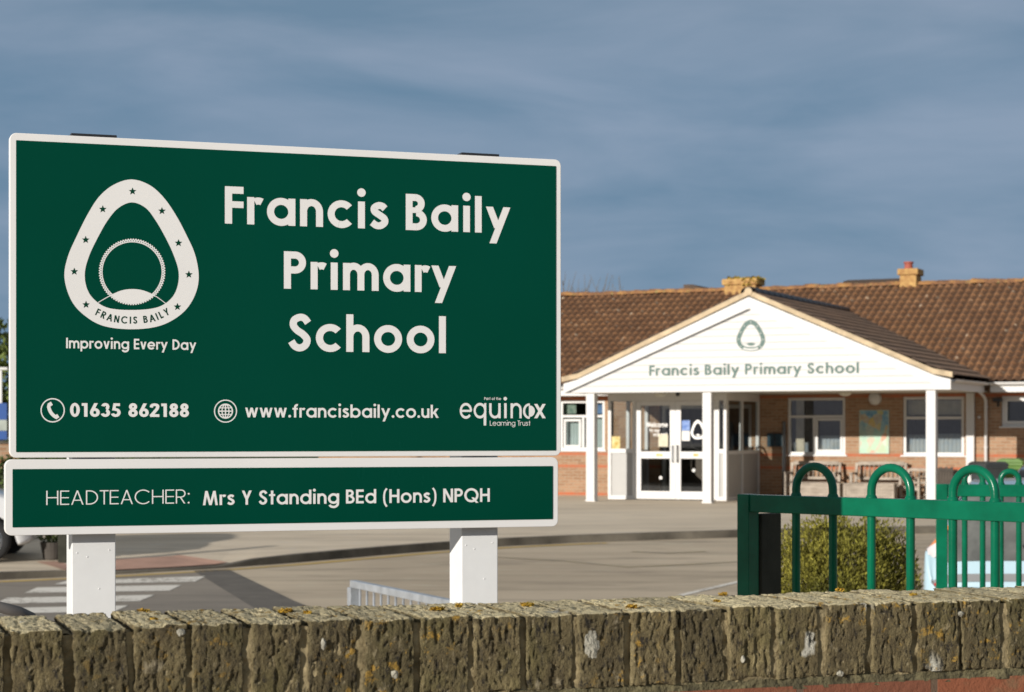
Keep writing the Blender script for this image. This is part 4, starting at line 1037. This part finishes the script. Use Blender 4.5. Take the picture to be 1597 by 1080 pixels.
def door(a, b, hs):
    c, d = .02, 2.245; st = .13; m = MB(); y = PY+.012
    m.box(a, a+st, y, y+.055, c, d); m.box(b-st, b, y, y+.055, c, d)
    m.box(a+st, b-st, y+.001, y+.054, c, .20); m.box(a+st, b-st, y+.001, y+.054, .94, 1.10); m.box(a+st, b-st, y+.001, y+.054, 2.14, d)
    o = m.build('door', UPVC, school, bevel=.006)
    for z0, z1 in ((.19, .95), (1.09, 2.15)): g = MB(); g.face([(a+st-.02,y+.03,z0),(b-st+.02,y+.03,z0),(b-st+.02,y+.03,z1),(a+st-.02,y+.03,z1)]); g.build('pane', GLASS, o, recalc=False)
    h = MB(); x = b-.06 if hs > 0 else a+.06; h.tube([(x, y-.05, .85), (x, y-.05, 1.25)], .014, 8); h.box(x-.01, x+.01, y-.05, y+.001, .88, .90); h.box(x-.01, x+.01, y-.05, y+.001, 1.20, 1.22); h.build('handle', BLACK if hs < 0 else GALV, o, smooth=False)
    return o
dl, dr = door(-2.222, -1.262, 1), door(-1.258, -.293, -1)
DY = PY+.036
dp = Plane(B_LOC, B_RZ, DY)
def poster(parent, name, x0, y0, x1, y1, mt, d=.006):
    (a, z1), (b, z0) = dp(x0, y0), dp(x1, y1); m = MB(); m.box(a, b, DY-d-.002, DY-d, z0, z1); return m.build(name, mt, parent)
PAPER = mat('white_paper', (.72,.72,.70), .8, .05, 5); YELP = mat('yellow_poster', (.72,.50,.10), .8, .35, 12, c2=(.75,.66,.35)); BLUEP = mat('blue_poster', (.12,.23,.60), .8, .2, 10, c2=(.35,.47,.75)); CREAMP = mat('cream_notice', (.62,.58,.44), .8, .1, 12)
poster(dl, 'notice', 1027, 677.5, 1042, 697, CREAMP); poster(dr, 'blue_notice', 1063.5, 656, 1076, 672, BLUEP); poster(dr, 'white_notice', 1063.5, 672.5, 1076, 688, PAPER)
poster(porch, 'yellow_poster', 954, 681, 967, 702, YELP, .002); poster(dl, 'push_sign', 1024, 708, 1034, 712, YELP, .03); poster(dr, 'push_sign', 1082, 708, 1090, 712, YELP, .03)
f = Flat(DY-.004, 5e-5)
put_text(f, dp, 'Welcome', 1008.5, 1041.5, 666.5, 7.5, .17, .10); put_text(f, dp, 'to our', 1013, 1029, 674, 5.2, .16, .10); put_text(f, dp, 'school', 1019, 1040, 680.5, 5.4, .16, .10)
f.build('welcome_lettering', LETTER, dl)
li, dk = Flat(DY-.004, 5e-5), Flat(DY-.02, 1e-5); emblem(li, dk, lambda x, y: dp(1088.5 + (x-522)/755*22, 670.5 + (y-494)/841*30), False, lambda pt: None); li.build('door_emblem', LETTER, dr)
for o_, x, y in ((dl, 1030.5, 745.5), (dr, 1082, 734)):
    a, z = dp(x, y); m = MB(); m.lathe([(.04, 0), (.04, -.004), (.001, -.004)], (a, DY-.003, z), 'y', 16); m.build('safety_dot', PAPER, o_)
# inside the hall: a reception desk, a plant stand, pale inner posts
m = MB(); m.box(-2.5, -1.2, DB+1.2, DB+1.7, .02, 1.05); m.build('reception_desk', mat('brown_hall_furniture', (.12,.085,.06), .6, .2, 4), school)
m = MB()
for x in (-2.5, -1.4, -.33): m.box(x, x+.08, DB+.05, DB+.11, .01, 2.19)
m.box(-2.42, -.33, DB+.052, DB+.108, 2.10, 2.19); m.build('inner_door_frame', UPVC, school)

# ------------------------------------------------------------------ mural board on the wall (hangs, so a thing of its own)
def frame_of(o_rz, o_loc, x, y, z):
    c, s = cos(o_rz), sin(o_rz); return (o_loc[0] + x*c - y*s, o_loc[1] + x*s + y*c, o_loc[2] + z)
def mural():
    g = NG('painted_mural', .6); v = g.mapv((1,1,1), (4, 1, 7))
    n1 = g.n('ShaderNodeTexVoronoi', {'Vector': g.mapv((1, 1, .8)), 'Scale': 6.5}); r = g.sepxyz(n1.outputs['Color'])[0]
    z = g.sepxyz()[2]; hz = g.thr(g.math('ADD', z, g.math('MULTIPLY', g.noise(4, 3), .5)), .55, 1.05)
    lowc = g.ramp(r, [(.1, (.45,.55,.36)), (.4, (.40,.62,.47)), (.62, (.55,.50,.38)), (.8, (.60,.28,.20)), (.95, (.55,.60,.50))])
    hic = g.ramp(r, [(.1, (.10,.26,.42)), (.4, (.20,.40,.50)), (.65, (.50,.28,.10)), (.85, (.55,.42,.10)), (.97, (.25,.45,.38))])
    c = g.mix(hz, lowc, hic); c = g.mix(g.thr(g.noise(14, 4), .45, .68), c, g.mix(.5, c, (.5,.62,.52))); g.col(c); return g.m
(ms0, mz1), (ms1, mz0) = bp_(1340.5, 640, DB), bp_(1387, 708, DB)
mu = empty('mural_board', frame_of(B_RZ, B_LOC, (ms0+ms1)/2, DB, mz0), B_RZ, 'colourful painted mural board hanging on the brick wall between two windows', 'mural')
m = MB(); hw = (ms1-ms0)/2; m.box(-hw+.012, hw-.012, -.030, -.004, .012, mz1-mz0-.012); m.build('painted_panel', mural(), mu)
m = MB(); frame_rect(m, -hw, hw, 0, mz1-mz0, -.034, .014, .032); m.build('board_edge', mat('pale_board_edge', (.45,.52,.46), .6, .05, 3), mu)

# ------------------------------------------------------------------ benches
WOOD = mat('weathered_grey_teak', (.34,.285,.23), .85, .25, 3, .4, 60, stretch=(1, 6, 6), c2=(.50,.435,.36))
def bench(L):
    r = bpy.data.objects.new('wooden_bench', None); COL.objects.link(r)
    D, H, ZB = .48, .42, .92
    for x in (0, L-.07):
        m = MB(); m.box(x, x+.07, 0, .07, 0, .62); m.build('leg', WOOD, r, bevel=.006)
        m = MB(); m.prism([(0,0),(0,0)], 0, 0) if False else None
        m.obox((x+.035, D-.02, 0), (x+.035, D-.02, H), .07, .07, (0, 1, 0)); m.obox((x+.035, D-.02, H), (x+.035, D+.09, ZB-.03), .07, .06, (0, 1, 0)); m.build('leg', WOOD, r, bevel=.005)
        m = MB(); m.box(x-.008, x+.078, -.03, D+.02, .621, .66); m.build('armrest', WOOD, r, bevel=.012)
        m = MB(); m.box(x+.012, x+.058, .07, D-.05, .10, .15); m.build('side_rail', WOOD, r)
    m = MB()
    for k in range(6): m.box(.01, L-.01, -.005+k*.078, .062+k*.078, H-.025, H)
    m.build('seat', WOOD, r, bevel=.004)
    m = MB(); m.box(.07, L-.07, .012, .042, H-.115, H-.028); m.build('apron', WOOD, r)
    b = MB(); b.box(.07, L-.07, D+.055, D+.095, ZB-.09, ZB); b.box(.07, L-.07, D-.005, D+.03, H+.06, H+.12)
    n = int((L-.14)/.105)
    for k in range(n):
        x = .07 + (L-.14)*(k+.5)/n; b.obox((x, D+.015, H+.12), (x, D+.072, ZB-.09), .05, .018, (1, 0, 0))
    b.build('backrest', WOOD, r, bevel=.004)
    return r
def wall_pt(x, d): s = bp_(x, 700, DB-d)[0]; return s
bz = lambda s, d, dz=0: frame_of(B_RZ, B_LOC, s, DB-d, dz)
def place(o, s, d, rz=0.0, sc=1.0): o.location = bz(s, d); o.rotation_euler = (0, 0, B_RZ + rz); o.scale = (sc,)*3; return o
GB = 'benches along the school wall'
b1 = tag(bench(1.26), 'grey wooden bench under the window nearest the porch, partly in shade', 'bench', GB)
place(b1, wall_pt(1229, .35)+.02, .70, 0, .95)
b2 = copy_tree(b1); tag(b2, 'sunlit grey wooden bench beneath the painted mural board', 'bench', GB); place(b2, wall_pt(1331, .35), .70, 0, .95)
# storage boxes in front of the benches
def chest(L):
    r = bpy.data.objects.new('slatted_storage_box', None); COL.objects.link(r)
    m = MB(); n = int(L/.06)
    for k in range(n): m.box(.02+k*(L-.04)/n, .02+(k+.9)*(L-.04)/n, 0, .02, 0, .36)
    m.box(.02, L-.02, .021, .36, 0, .36); m.build('body', WOOD, r)
    m = MB(); m.box(0, L, -.02, .38, .361, .395); m.build('lid', WOOD, r, bevel=.006)
    for x in (0, L-.045):
        q = MB(); q.box(x, x+.045, -.012, .033, 0, .36); q.build('corner_post', WOOD, r)
    return r
GC = 'slatted storage boxes by the benches'
c1 = tag(chest(1.15), 'slatted wooden storage box before the shaded bench, nearest the porch', 'storage box', GC); place(c1, wall_pt(1232, 1.2)+.05, 1.35)
c2 = copy_tree(c1); tag(c2, 'slatted wooden storage box in front of the sunlit bench under the mural', 'storage box', GC); place(c2, wall_pt(1318, 1.2), 1.35)
ch = bench(.62); tag(ch, 'narrow wooden armchair beside the column, right of the two benches', 'chair'); ch.name = 'wooden_armchair'; place(ch, wall_pt(1408, .5), .85, radians(-12), .80)
pt = empty('timber_planter', bz(wall_pt(1463, .4), .55), B_RZ, 'dark timber planter box standing against the wall right of the column', 'planter')
m = MB()
for k in range(6): m.box(k*.062, k*.062+.055, 0, .03, 0, .74 + .02*(k % 2))
m.box(0, .37, .031, .40, 0, .70); m.build('slatted_body', mat('dark_brown_timber', (.075,.062,.05), .85, .25, 5, .3, 40), pt)
m = MB(); m.box(-.012, .382, -.012, .412, .66, .70); m.build('rim', mat('dark_timber_rim', (.06,.05,.042), .85, .2, 6), pt)

# ------------------------------------------------------------------ wheelie bins
def bin_(body, lid, name, h=1.0):
    r = bpy.data.objects.new(name, None); COL.objects.link(r)
    m = MB(); W0, W1, D0, D1 = .20, .26, .22, .32; H = h*.9
    m.grid([[(-a, -b, z), (a, -b, z), (a, b, z), (-a, b, z), (-a, -b, z)] for a, b, z in ((W0, D0, .07), (W0+.02, D0+.03, .3), (W1, D1, H-.06), (W1+.02, D1+.02, H-.055), (W1+.02, D1+.02, H))])
    m.face([(-W0,-D0,.07),(W0,-D0,.07),(W0,D0,.07),(-W0,D0,.07)]); m.build('body', body, r, bevel=.015)
    m = MB(); m.prism([(-W1-.035, H), (W1+.035, H), (W1+.03, H+.03), (W1-.06, H+.085), (-W1+.06, H+.085), (-W1-.03, H+.03)], -D1-.04, D1+.03); m.build('lid', lid, r, bevel=.015)
    m = MB(); m.tube([(-W1+.03, D1+.02, H-.01), (-W1+.03, D1+.09, H+.02), (W1-.03, D1+.09, H+.02), (W1-.03, D1+.02, H-.01)], .014, 8); m.build('handle', body, r)
    for x in (-W0-.03, W0+.03):
        m = MB(); m.lathe([(.02, -.025), (.10, -.025), (.10, .025), (.02, .025)], (x, D0-.02, .10), 'x', 18); m.build('wheel', BLACK, r)
    return r
GREENBIN = mat('lime_green_bin', (.10,.20,.035), .5, .15, 3); DKGREY = mat('charcoal_bin', (.045,.05,.052), .35, .2, 3)
def at_px(x, Y, z=0.0): return ((x-CX)/FPX*Y, Y, z)
gbn = tag(bin_(GREENBIN, GREENBIN, 'wheelie_bin'), 'lime green wheelie bin by the wall at the right edge', 'bin', 'wheelie bins by the wall'); gbn.location = at_px(1577, 41.3); gbn.rotation_euler = (0, 0, radians(-20)); gbn.scale = (.95,.95,1.0)
bbn = tag(bin_(DKGREY, DKGREY, 'wheelie_bin'), 'charcoal wheelie bin standing left of the lime green one', 'bin', 'wheelie bins by the wall'); bbn.location = at_px(1541, 40.5); bbn.rotation_euler = (0, 0, radians(20)); bbn.scale = (.95,.95,.95)
dbn = copy_tree(bbn); tag(dbn, 'grey wheelie bin half cut off at the right edge beyond the lime green one', 'bin', 'wheelie bins by the wall'); dbn.location = at_px(1603, 42.0)

# ------------------------------------------------------------------ cars
def car(name, paint, L, W, H, kind, glass_m=CARGLASS):
    """lofted body: stations along x (rear to front), half sections across"""
    r = bpy.data.objects.new(name, None); COL.objects.link(r)
    # x, top, half width at belt, half width at roof, under
    if kind == 'hatch':
        ST = [(0,.72,.72,.70,.34),(.03,.80,.78,.72,.26),(.10,1.00,.81,.70,.24),(.22,1.24,.82,.58,.24),(.36,1.42,.82,.51,.24),(.60,1.455,.82,.51,.22),(1.2,1.49,.82,.53,.2),(1.75,1.47,.82,.53,.2),(2.15,1.28,.82,.58,.2),(2.55,1.02,.81,.68,.2),(2.95,.93,.79,.68,.2),(3.25,.82,.76,.66,.22),(3.38,.66,.70,.62,.26),(3.42,.55,.66,.6,.32)]
    else:
        ST = [(0,.70,.74,.70,.34),(.05,.90,.84,.74,.27),(.15,1.05,.88,.72,.24),(.45,1.35,.89,.62,.23),(.75,1.44,.89,.60,.22),(1.5,1.47,.89,.61,.2),(2.1,1.42,.89,.60,.2),(2.6,1.20,.89,.66,.2),(2.95,1.00,.88,.74,.2),(3.5,.92,.86,.74,.2),(3.95,.78,.80,.70,.22),(4.15,.60,.72,.64,.27),(4.2,.5,.68,.6,.33)]
    kx = L/ST[-1][0]; kz = H/max(s[1] for s in ST); kw = W/2/max(s[2] for s in ST)
    ST = [(a*kx, b*kz, c*kw, d*kw, e*kz) for a, b, c, d, e in ST]
    def sec(st):
        x, t, wb, wr, u = st; belt = min(.93*kz, t-.05); mid = u+(belt-u)*.55
        return [Vector((x, 0, u)), Vector((x, wb*.86, u)), Vector((x, wb*.98, u+.10)), Vector((x, wb, mid)), Vector((x, wb*.985, belt-.02)), Vector((x, wb*.955, belt+.015)), Vector((x, wr+(wb-wr)*.10, t-.055)), Vector((x, wr*.86, t-.008)), Vector((x, wr*.45, t+.006)), Vector((x, 0, t+.012))]
    SEC = [sec(s) for s in ST]
    def cr(a, b, c, d, t): return .5*((2*b)+(c-a)*t+(2*a-5*b+4*c-d)*t*t+(3*b-a-3*c+d)*t**3)
    def ev(P, t):
        i = max(0, min(len(P)-2, int(t))); f = t-i; return cr(P[max(0,i-1)], P[i], P[i+1], P[min(len(P)-1,i+2)], f)
    def pt(u, v, sd=1):
        q = ev([ev(s, v) for s in SEC], u); return Vector((q.x, q.y*sd, q.z))
    nu, nv = (len(ST)-1)*5, 36
    arches = [(.58*kx, .30), ((2.87 if kind == 'hatch' else 3.38)*kx, .31)]
    m = MB()
    for sd in (1, -1):
        rows = []
        for i in range(nu+1):
            r_ = []
            for j in range(nv+1):
                p = pt(i/5, j/4, sd)
                for ax, ar in arches:                                     # wheel arches
                    dx = p.x-ax
                    if abs(dx) < ar+.03 and j/4 < 3.2:
                        hz = .29 + sqrt(max(0, (ar+.03)**2-dx*dx))
                        if p.z < hz: p.z = hz; 
                        if j/4 < 1.2: p.y = p.y*.75
                r_.append(p)
            rows.append(r_)
        m.grid(rows)
    # close both ends
    for i in (0, nu):
        m.face([pt(i/5, j/4, 1) for j in range(nv+1)] + [pt(i/5, j/4, -1) for j in reversed(range(nv+1))])
    body = weld(m, 'body', paint, r, 1e-4)
    def patch(name, u0, u1, v0, v1, mt, sd=(1, -1), off=.006, parent=None, n=10):
        for s_ in sd:
            k = MB(); rows = []
            for i in range(n+1):
                rr = []
                for j in range(n+1):
                    u, v = u0+(u1-u0)*i/n, v0+(v1-v0)*j/n; p = pt(u, v, s_); du = pt(min(u+.02, len(ST)-1), v, s_)-p if u < len(ST)-1.02 else p-pt(u-.02, v, s_); dv = pt(u, min(9, v+.02), s_)-pt(u, max(0, v-.02), s_)
                    nn = du.cross(dv); nn.normalize(); c = Vector((L/2, 0, .7)); nn = nn if nn.dot(p-c) > 0 else -nn; rr.append(p+nn*off)
                rows.append(rr)
            k.grid(rows); k.build(name, mt, parent or r, smooth=True)
    RED = mat('red_lens', (.45,.02,.015), .15, 0, coat=.5); ORG = mat('orange_lens', (.75,.25,.06), .2); CLR = mat('clear_lens', (.70,.66,.66), .12, coat=.6)
    if kind == 'hatch':
        patch('side_window', 3.7, 5.9, 5.25, 6.1, glass_m); patch('side_window', 6.1, 7.9, 5.25, 6.1, glass_m)
        patch('rear_window', 1.45, 3.75, 6.35, 9, mat('grey_tailgate_glass', (.10,.105,.10), .12, .3, 3, c2=(.17,.175,.165))); patch('windscreen', 7.15, 8.95, 6.4, 9, glass_m)
        patch('bumper_trim', .05, .85, 5.3, 9, mat('grey_bumper_trim', (.20,.205,.21), .6, .1, 3), off=.012)
        for s_ in (1, -1):
            patch('rear_light', 2.35, 2.8, 4.9, 6.3, ORG, (s_,), .016); patch('rear_light', 1.8, 2.35, 4.9, 6.3, CLR, (s_,), .016); patch('reflector', .35, .6, 6.0, 6.6, RED, (s_,), .02)
        k = MB(); k.box(.34*kx, .37*kx, -.14, .14, 1.40*kz, 1.425*kz); k.build('brake_light', RED, r)
        k = MB(); k.tube([(.10*kx-.02, .05, 1.00*kz), (.15*kx-.02, -.22, 1.10*kz)], .012, 8); k.build('wiper', BLACK, r)
    else:
        patch('side_window', 3.3, 5.0, 5.3, 6.0, glass_m); patch('side_window', 5.1, 6.9, 5.3, 6.0, glass_m)
        patch('rear_window', 2.1, 3.7, 6.4, 9, glass_m); patch('windscreen', 6.2, 7.9, 6.4, 9, glass_m)
        for s_ in (1, -1): patch('headlight', 9.4, 10.4, 5.1, 6.4, CLR, (s_,), .012); patch('rear_light', .6, 1.6, 4.5, 6.0, RED, (s_,), .012)
    for ax, ar in arches:
        for s_ in (1, -1):
            y = s_*(W/2-.09); t = MB(); R = .295
            t.lathe([(R*.70, -.09), (R*.93, -.095), (R, -.07), (R, .07), (R*.93, .095), (R*.70, .09)], (ax, y, R), 'y', 36); tyre = t.build('wheel', TYRE, r, smooth=True)
            q = MB(); ys = y + s_*.065
            q.lathe([(R*.70, -.03), (R*.70, .02), (R*.62, .022), (R*.60, -.03)], (ax, ys, R), 'y', 36)
            for k in range(10):
                a = 2*pi*k/10; q.obox((ax+.03*cos(a), ys+s_*.01, R+.03*sin(a)), (ax+R*.62*cos(a), ys+s_*.004, R+R*.62*sin(a)), .03, .02, (0, 1, 0))
            q.lathe([(.001, .02*s_), (.045, .015*s_), (.05, -.02*s_)], (ax, ys, R), 'y', 18); q.build('rim', ALLOY, tyre)
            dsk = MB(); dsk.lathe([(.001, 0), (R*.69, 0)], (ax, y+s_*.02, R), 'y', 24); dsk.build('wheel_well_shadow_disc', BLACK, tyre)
    return r
PALEBLUE = mat('pale_blue_car_paint', (.42,.58,.66), .25, .03, 2, coat=.6); WHITEP = mat('white_car_paint', (.72,.73,.74), .3, .02, 2, coat=.6); NAVY = mat('dark_blue_car_paint', (.035,.05,.085), .2, .05, 2, coat=.8)
cA = tag(car('parked_car', PALEBLUE, 3.42, 1.62, 1.47, 'hatch'), 'pale blue hatchback seen from behind through the green railings', 'car', 'parked cars')
cA.location = (3.93, 15.1, road_z(15.1)); cA.rotation_euler = (0, 0, radians(73))
cB = tag(car('parked_car', NAVY, 4.1, 1.76, 1.43, 'saloon'), 'dark blue car behind the pale blue hatchback, only its roof showing', 'car', 'parked cars')
cB.location = at_px(1668, 22.5, road_z(22.5)); cB.rotation_euler = (0, 0, radians(72))
cC = tag(car('parked_car', WHITEP, 3.42, 1.66, 1.44, 'hatch'), 'white car at the left edge, only its front wheel and bumper in view', 'car', 'parked cars')
fx = ground_at(52, 880).x; yy = ground_at(20, 880, .1).y
cC.location = (fx-3.42*.97, yy+.75, road_z(yy)+.095); cC.rotation_euler = (0, 0, radians(6))

# ------------------------------------------------------------------ planting
def leafmat(name, c1, c2, rough=.7, isl=.35):
    return mat(name, c1, rough, .2, 1.6, c2=c2, island=isl, spec=.25)
CONIF = leafmat('golden_conifer_foliage', (.085,.096,.014), (.28,.25,.042), isl=.65)
LEAFD = leafmat('dark_green_leaves', (.035,.065,.016), (.10,.145,.035), isl=.5); LEAFM = leafmat('mid_green_leaves', (.06,.10,.02), (.16,.20,.05), isl=.5)
BARK = mat('grey_brown_bark', (.13,.105,.08), .9, .3, 6, .6, 30); TWIG = mat('bare_twigs', (.17,.15,.135), .9, .2, 4)
def foliage(blobs, n, size, asp=.45, up=.0, seed=1, shell=.35):
    """leaf sized faces through a volume made of lobes (x, y, z, rx, ry, rz)"""
    R_ = random.Random(seed); m = MB(); tot = sum(b[3]*b[4]*b[5] for b in blobs)
    for bx, by, bz_, rx, ry, rz_ in blobs:
        for _ in range(int(n*rx*ry*rz_/tot)):
            d = Vector((R_.gauss(0,1), R_.gauss(0,1), R_.gauss(0,1))).normalized(); q = (shell + (1-shell)*R_.random()**.6)
            k = 1 + .30*noise.noise(Vector((d.x*2.2+bx*3, d.y*2.2+by, d.z*2.2+bz_))) + .18*noise.noise(Vector((d.x*6+bx, d.y*6, d.z*6)))
            p = Vector((bx+d.x*rx*q*k, by+d.y*ry*q*k, bz_+d.z*rz_*q*k))
            if noise.noise(p*2.3/max(.35, rz_)) < -.28: continue
            u = (Vector((R_.gauss(0,1), R_.gauss(0,1), R_.gauss(0,1)))*(1-up) + d*.5 + Vector((0, 0, up*1.6))).normalized(); v = u.orthogonal().normalized()
            v = (Matrix.Rotation(R_.uniform(0, 6.28), 3, u) @ v); s_ = size*R_.uniform(.55, 1.3); w = u.cross(v)*s_*.12
            m.face([p, p+u*s_*.5+v*s_*asp*.5+w, p+u*s_, p+u*s_*.5-v*s_*asp*.5+w])
    return m
def trunk(m, p, h, r, n=5, seed=1, spread=.5):
    R_ = random.Random(seed); top = Vector((p[0], p[1], p[2]+h)); m.tube([p, (p[0]+.02*h, p[1], p[2]+h*.4), top], r, 9, r2=r*.45)
    for k in range(n):
        z = p[2]+h*(.3+.6*k/n); a = R_.uniform(0, 6.28); l = spread*R_.uniform(.6, 1.1); m.tube([(p[0], p[1], z), (p[0]+l*.5*cos(a), p[1]+l*.5*sin(a), z+l*.35), (p[0]+l*cos(a), p[1]+l*sin(a), z+l*.8)], r*.45, 6, r2=r*.1)
sh = empty('conifer_shrub', (1.87, 11.3, G0), 0, 'rounded golden green conifer shrub behind the nearer green railing', 'shrub')
bl = [(0,0,.62,.50,.42,.66), (-.42,0,.5,.17,.2,.55), (.37,0,.55,.15,.2,.5), (-.30,0,1.0,.2,.22,.3), (.26,0,1.0,.18,.22,.3), (0,0,1.2,.34,.3,.2), (-.20,-.1,.45,.26,.28,.42), (.20,-.05,.55,.24,.28,.50), (.0,-.2,.95,.28,.25,.34), (-.24,0,.85,.2,.24,.36), (.24,0,.88,.2,.24,.36), (0,0,1.14,.26,.22,.20)]
foliage(bl, 95000, .027, .32, .5, 3, .55).build('foliage', CONIF, sh, recalc=False)
m = MB(); trunk(m, (0,0,0), .9, .03, 7, 5, .25); m.build('stem', BARK, sh)
def tree(name, x, Y, h, blobs, n, size, mt, label, cat='tree', group=None, seed=1):
    z = 0.0 if Y > 33 else road_z(Y)+.08
    t = empty(name, (x, Y, z), 0, label, cat, group)
    foliage(blobs, n, size, .55, .0, seed).build('crown', mt, t, recalc=False); k = MB(); trunk(k, (0,0,0), h*.62, h*.022, 8, seed, h*.22); k.build('trunk', BARK, t)
    return t
tree('leafy_tree', -10.6, 41, 4.0, [(0,0,2.6,1.0,1.0,1.2), (-.8,.2,2.2,.9,.9,1.0), (.35,0,1.9,.8,.8,.8), (-.3,0,3.3,.7,.7,.6)], 5000, .16, LEAFM, 'green leafy tree at the left edge beside the sign', seed=4)
tree('leafy_tree', -12.4, 36, 4.6, [(0,0,3.0,1.3,1.2,1.4), (-.9,.2,2.4,1.0,1.0,1.1), (.7,0,2.3,1.0,.9,1.0)], 5000, .18, LEAFD, 'darker green tree mostly outside the left edge', seed=5)
hg = empty('clipped_hedge', (-9.6, 33.2, .0), radians(-6), 'dark clipped hedge behind the white car at the left', 'hedge')
hm = MB(); R_ = random.Random(8)
for _ in range(9000):
    p = Vector((R_.uniform(-4.5, 4.3), R_.uniform(-.4, .4), R_.uniform(.02, 1.0))); fcz = R_.random()
    if fcz < .5: p.y = -.4 + R_.gauss(0, .05)
    elif fcz < .8: p.z = 1.0 + R_.gauss(0, .05)
    u = Vector((R_.gauss(0,1), R_.gauss(0,1), R_.gauss(0,1))).normalized(); v = u.orthogonal().normalized(); s_ = R_.uniform(.05, .11); hm.face([p, p+u*s_*.5+v*s_*.3, p+u*s_, p+u*s_*.5-v*s_*.3])
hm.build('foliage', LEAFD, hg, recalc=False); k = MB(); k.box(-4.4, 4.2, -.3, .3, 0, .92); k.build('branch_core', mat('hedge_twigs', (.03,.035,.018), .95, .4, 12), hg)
# bare trees far behind the roof
def bare_tree(x, Y, h, seed, label):
    t = empty('bare_tree', (x, Y, 0), 0, label, 'tree', 'bare trees behind the school'); R_ = random.Random(seed); m = MB(); tw = MB()
    m.tube([(0,0,0), (.1,0,h*.3), (0,.05,h*.62)], .16, 8, r2=.06)
    for k in range(9):
        a = R_.uniform(0, 6.28); z = h*R_.uniform(.25, .6); l = h*R_.uniform(.25, .42); dx, dy = cos(a)*l*.28, sin(a)*l*.28; e_ = (dx, dy, min(h, z+l)); m.tube([(0,0,z), (dx*.6, dy*.6, z+l*.45), e_], .045, 5, r2=.014)
        for q in range(9):
            f = R_.uniform(.3, 1); b0 = Vector((dx*f, dy*f, z+l*f)); a2 = R_.uniform(0, 6.28); l2 = h*R_.uniform(.07, .17); b1 = b0+Vector((cos(a2)*l2*.35, sin(a2)*l2*.35, l2)); b1.z = min(b1.z, h); tw.tube([b0, (b0+b1)/2+Vector((.03,0,0)), b1], .016, 4, r2=.006, caps=False)
    m.build('trunk', BARK, t); tw.build('twigs', TWIG, t)
for px, Y, top, sd, lb in ((893, 78, 425, 1, 'bare leafless tree rising over the roof just right of the sign'), (918, 74, 418, 2, 'tallest bare leafless tree behind the roof ridge'), (941, 80, 430, 3, 'slender bare leafless tree between two others behind the roof'), (960, 76, 423, 6, 'bare leafless tree behind the roof, farthest right of the group')):
    bare_tree((px-CX)/FPX*Y, Y, EYE+(HZ-top)/FPX*Y, sd, lb)
# blue and white banner on posts, small planted tub, timber post at the left
bn = empty('banner_sign', at_px(-4, 35.0, 0.0), 0, 'blue and white banner board on posts at the far left edge', 'banner')
zz = lambda y: EYE-(y-HZ)/FPX*35.0
BL = mat('blue_banner', (.01,.075,.30), .5, .1, 3); PW_ = mat('white_banner', (.36,.40,.35), .5, .15, 5)
m = MB(); m.box(-1.2, .165, 0, .03, zz(655), zz(629)); m.build('blue_panel', BL, bn); m = MB(); m.box(-1.2, .165, 0, .03, zz(672), zz(655.3)); m.build('white_panel', PW_, bn); m = MB(); m.box(-1.2, .165, 0, .03, zz(686), zz(672.3)); m.build('blue_stripe', BL, bn)
for x in (-1.1, .06): m = MB(); m.box(x-.03, x+.03, .031, .09, -.02, zz(632)); m.build('post', DKGREY, bn)
m = MB(); m.box(-1.2, .165, .031, .06, zz(577), zz(573)); m.build('cross_bar', WHITE, bn)
m = MB(); m.box(.0, .06, .0605, .1, zz(632), zz(574)); m.build('mast', WHITE, bn)
lw = empty('low_wall', at_px(-60, 34.6, 0), 0, 'low buff brick wall beneath the banner at the far left', 'wall'); m = MB(); m.box(-2, 1.0, 0, .22, -.05, zz(692)); m.build('brickwork', SBRICK, lw); m = MB(); m.box(-2.03, 1.03, -.03, .25, zz(692), zz(689)); m.build('capping', KERBM, lw)
tb = empty('plant_tub', ground_at(82, 872, .1), 0, 'small tub of straggly plants with an orange seed head beside the white car', 'plant tub')
m = MB(); m.lathe([(.001, 0), (.12, 0), (.16, .22), (.14, .22), (.13, .20), (.001, .20)], (0,0,0), 'z', 20); m.build('tub', mat('dark_clay_tub', (.07,.06,.05), .8, .2, 5), tb)
foliage([(0,0,.34,.17,.16,.16)], 500, .09, .3, .6, 6).build('leaves', LEAFM, tb, recalc=False); foliage([(-.02,0,.52,.10,.09,.07)], 160, .06, .5, .3, 7).build('seed_head', mat('orange_seed_head', (.50,.26,.10), .8, .3, 9), tb, recalc=False)
tp_ = empty('timber_bollard', ground_at(99, 876, .1), 0, 'dark brown timber bollard just left of the left sign post', 'bollard')
m = MB(); m.box(-.06, .06, -.06, .06, -.02, .88); m.build('shaft', RAILDARK, tp_, bevel=.012); m = MB(); m.box(-.065, .065, -.065, .065, .88, .905); m.build('cap', DKGREY, tp_, bevel=.006)
# dark handrail end just showing over the wall at the lower left
hr = empty('handrail', (-.83, 3.3, G0), 0, 'dark grey sloping handrail end behind the wall at the lower left', 'handrail')
def hz_(x, y, Y): return ((x-CX)/FPX*Y + .83, Y-3.3, EYE-(y-HZ)/FPX*Y - G0)
m = MB(); m.tube([hz_(-150, 905, 3.3), hz_(-10, 945, 3.3), hz_(30, 955, 3.32), hz_(48, 963, 3.34), hz_(52, 980, 3.36)], .0095, 12); m.build('rail', mat('dark_grey_rail', (.14,.13,.12), .55, .2, 20), hr, smooth=True)
m = MB(); p0 = hz_(-120, 913, 3.3); m.tube([(p0[0], p0[1], 0), p0], .012, 10); p1 = hz_(30, 957, 3.32); m.tube([(p1[0], p1[1], 0), p1], .008, 10); m.build('post', mat('dark_grey_rail_post', (.10,.10,.105), .55, .2, 20), hr, smooth=True)
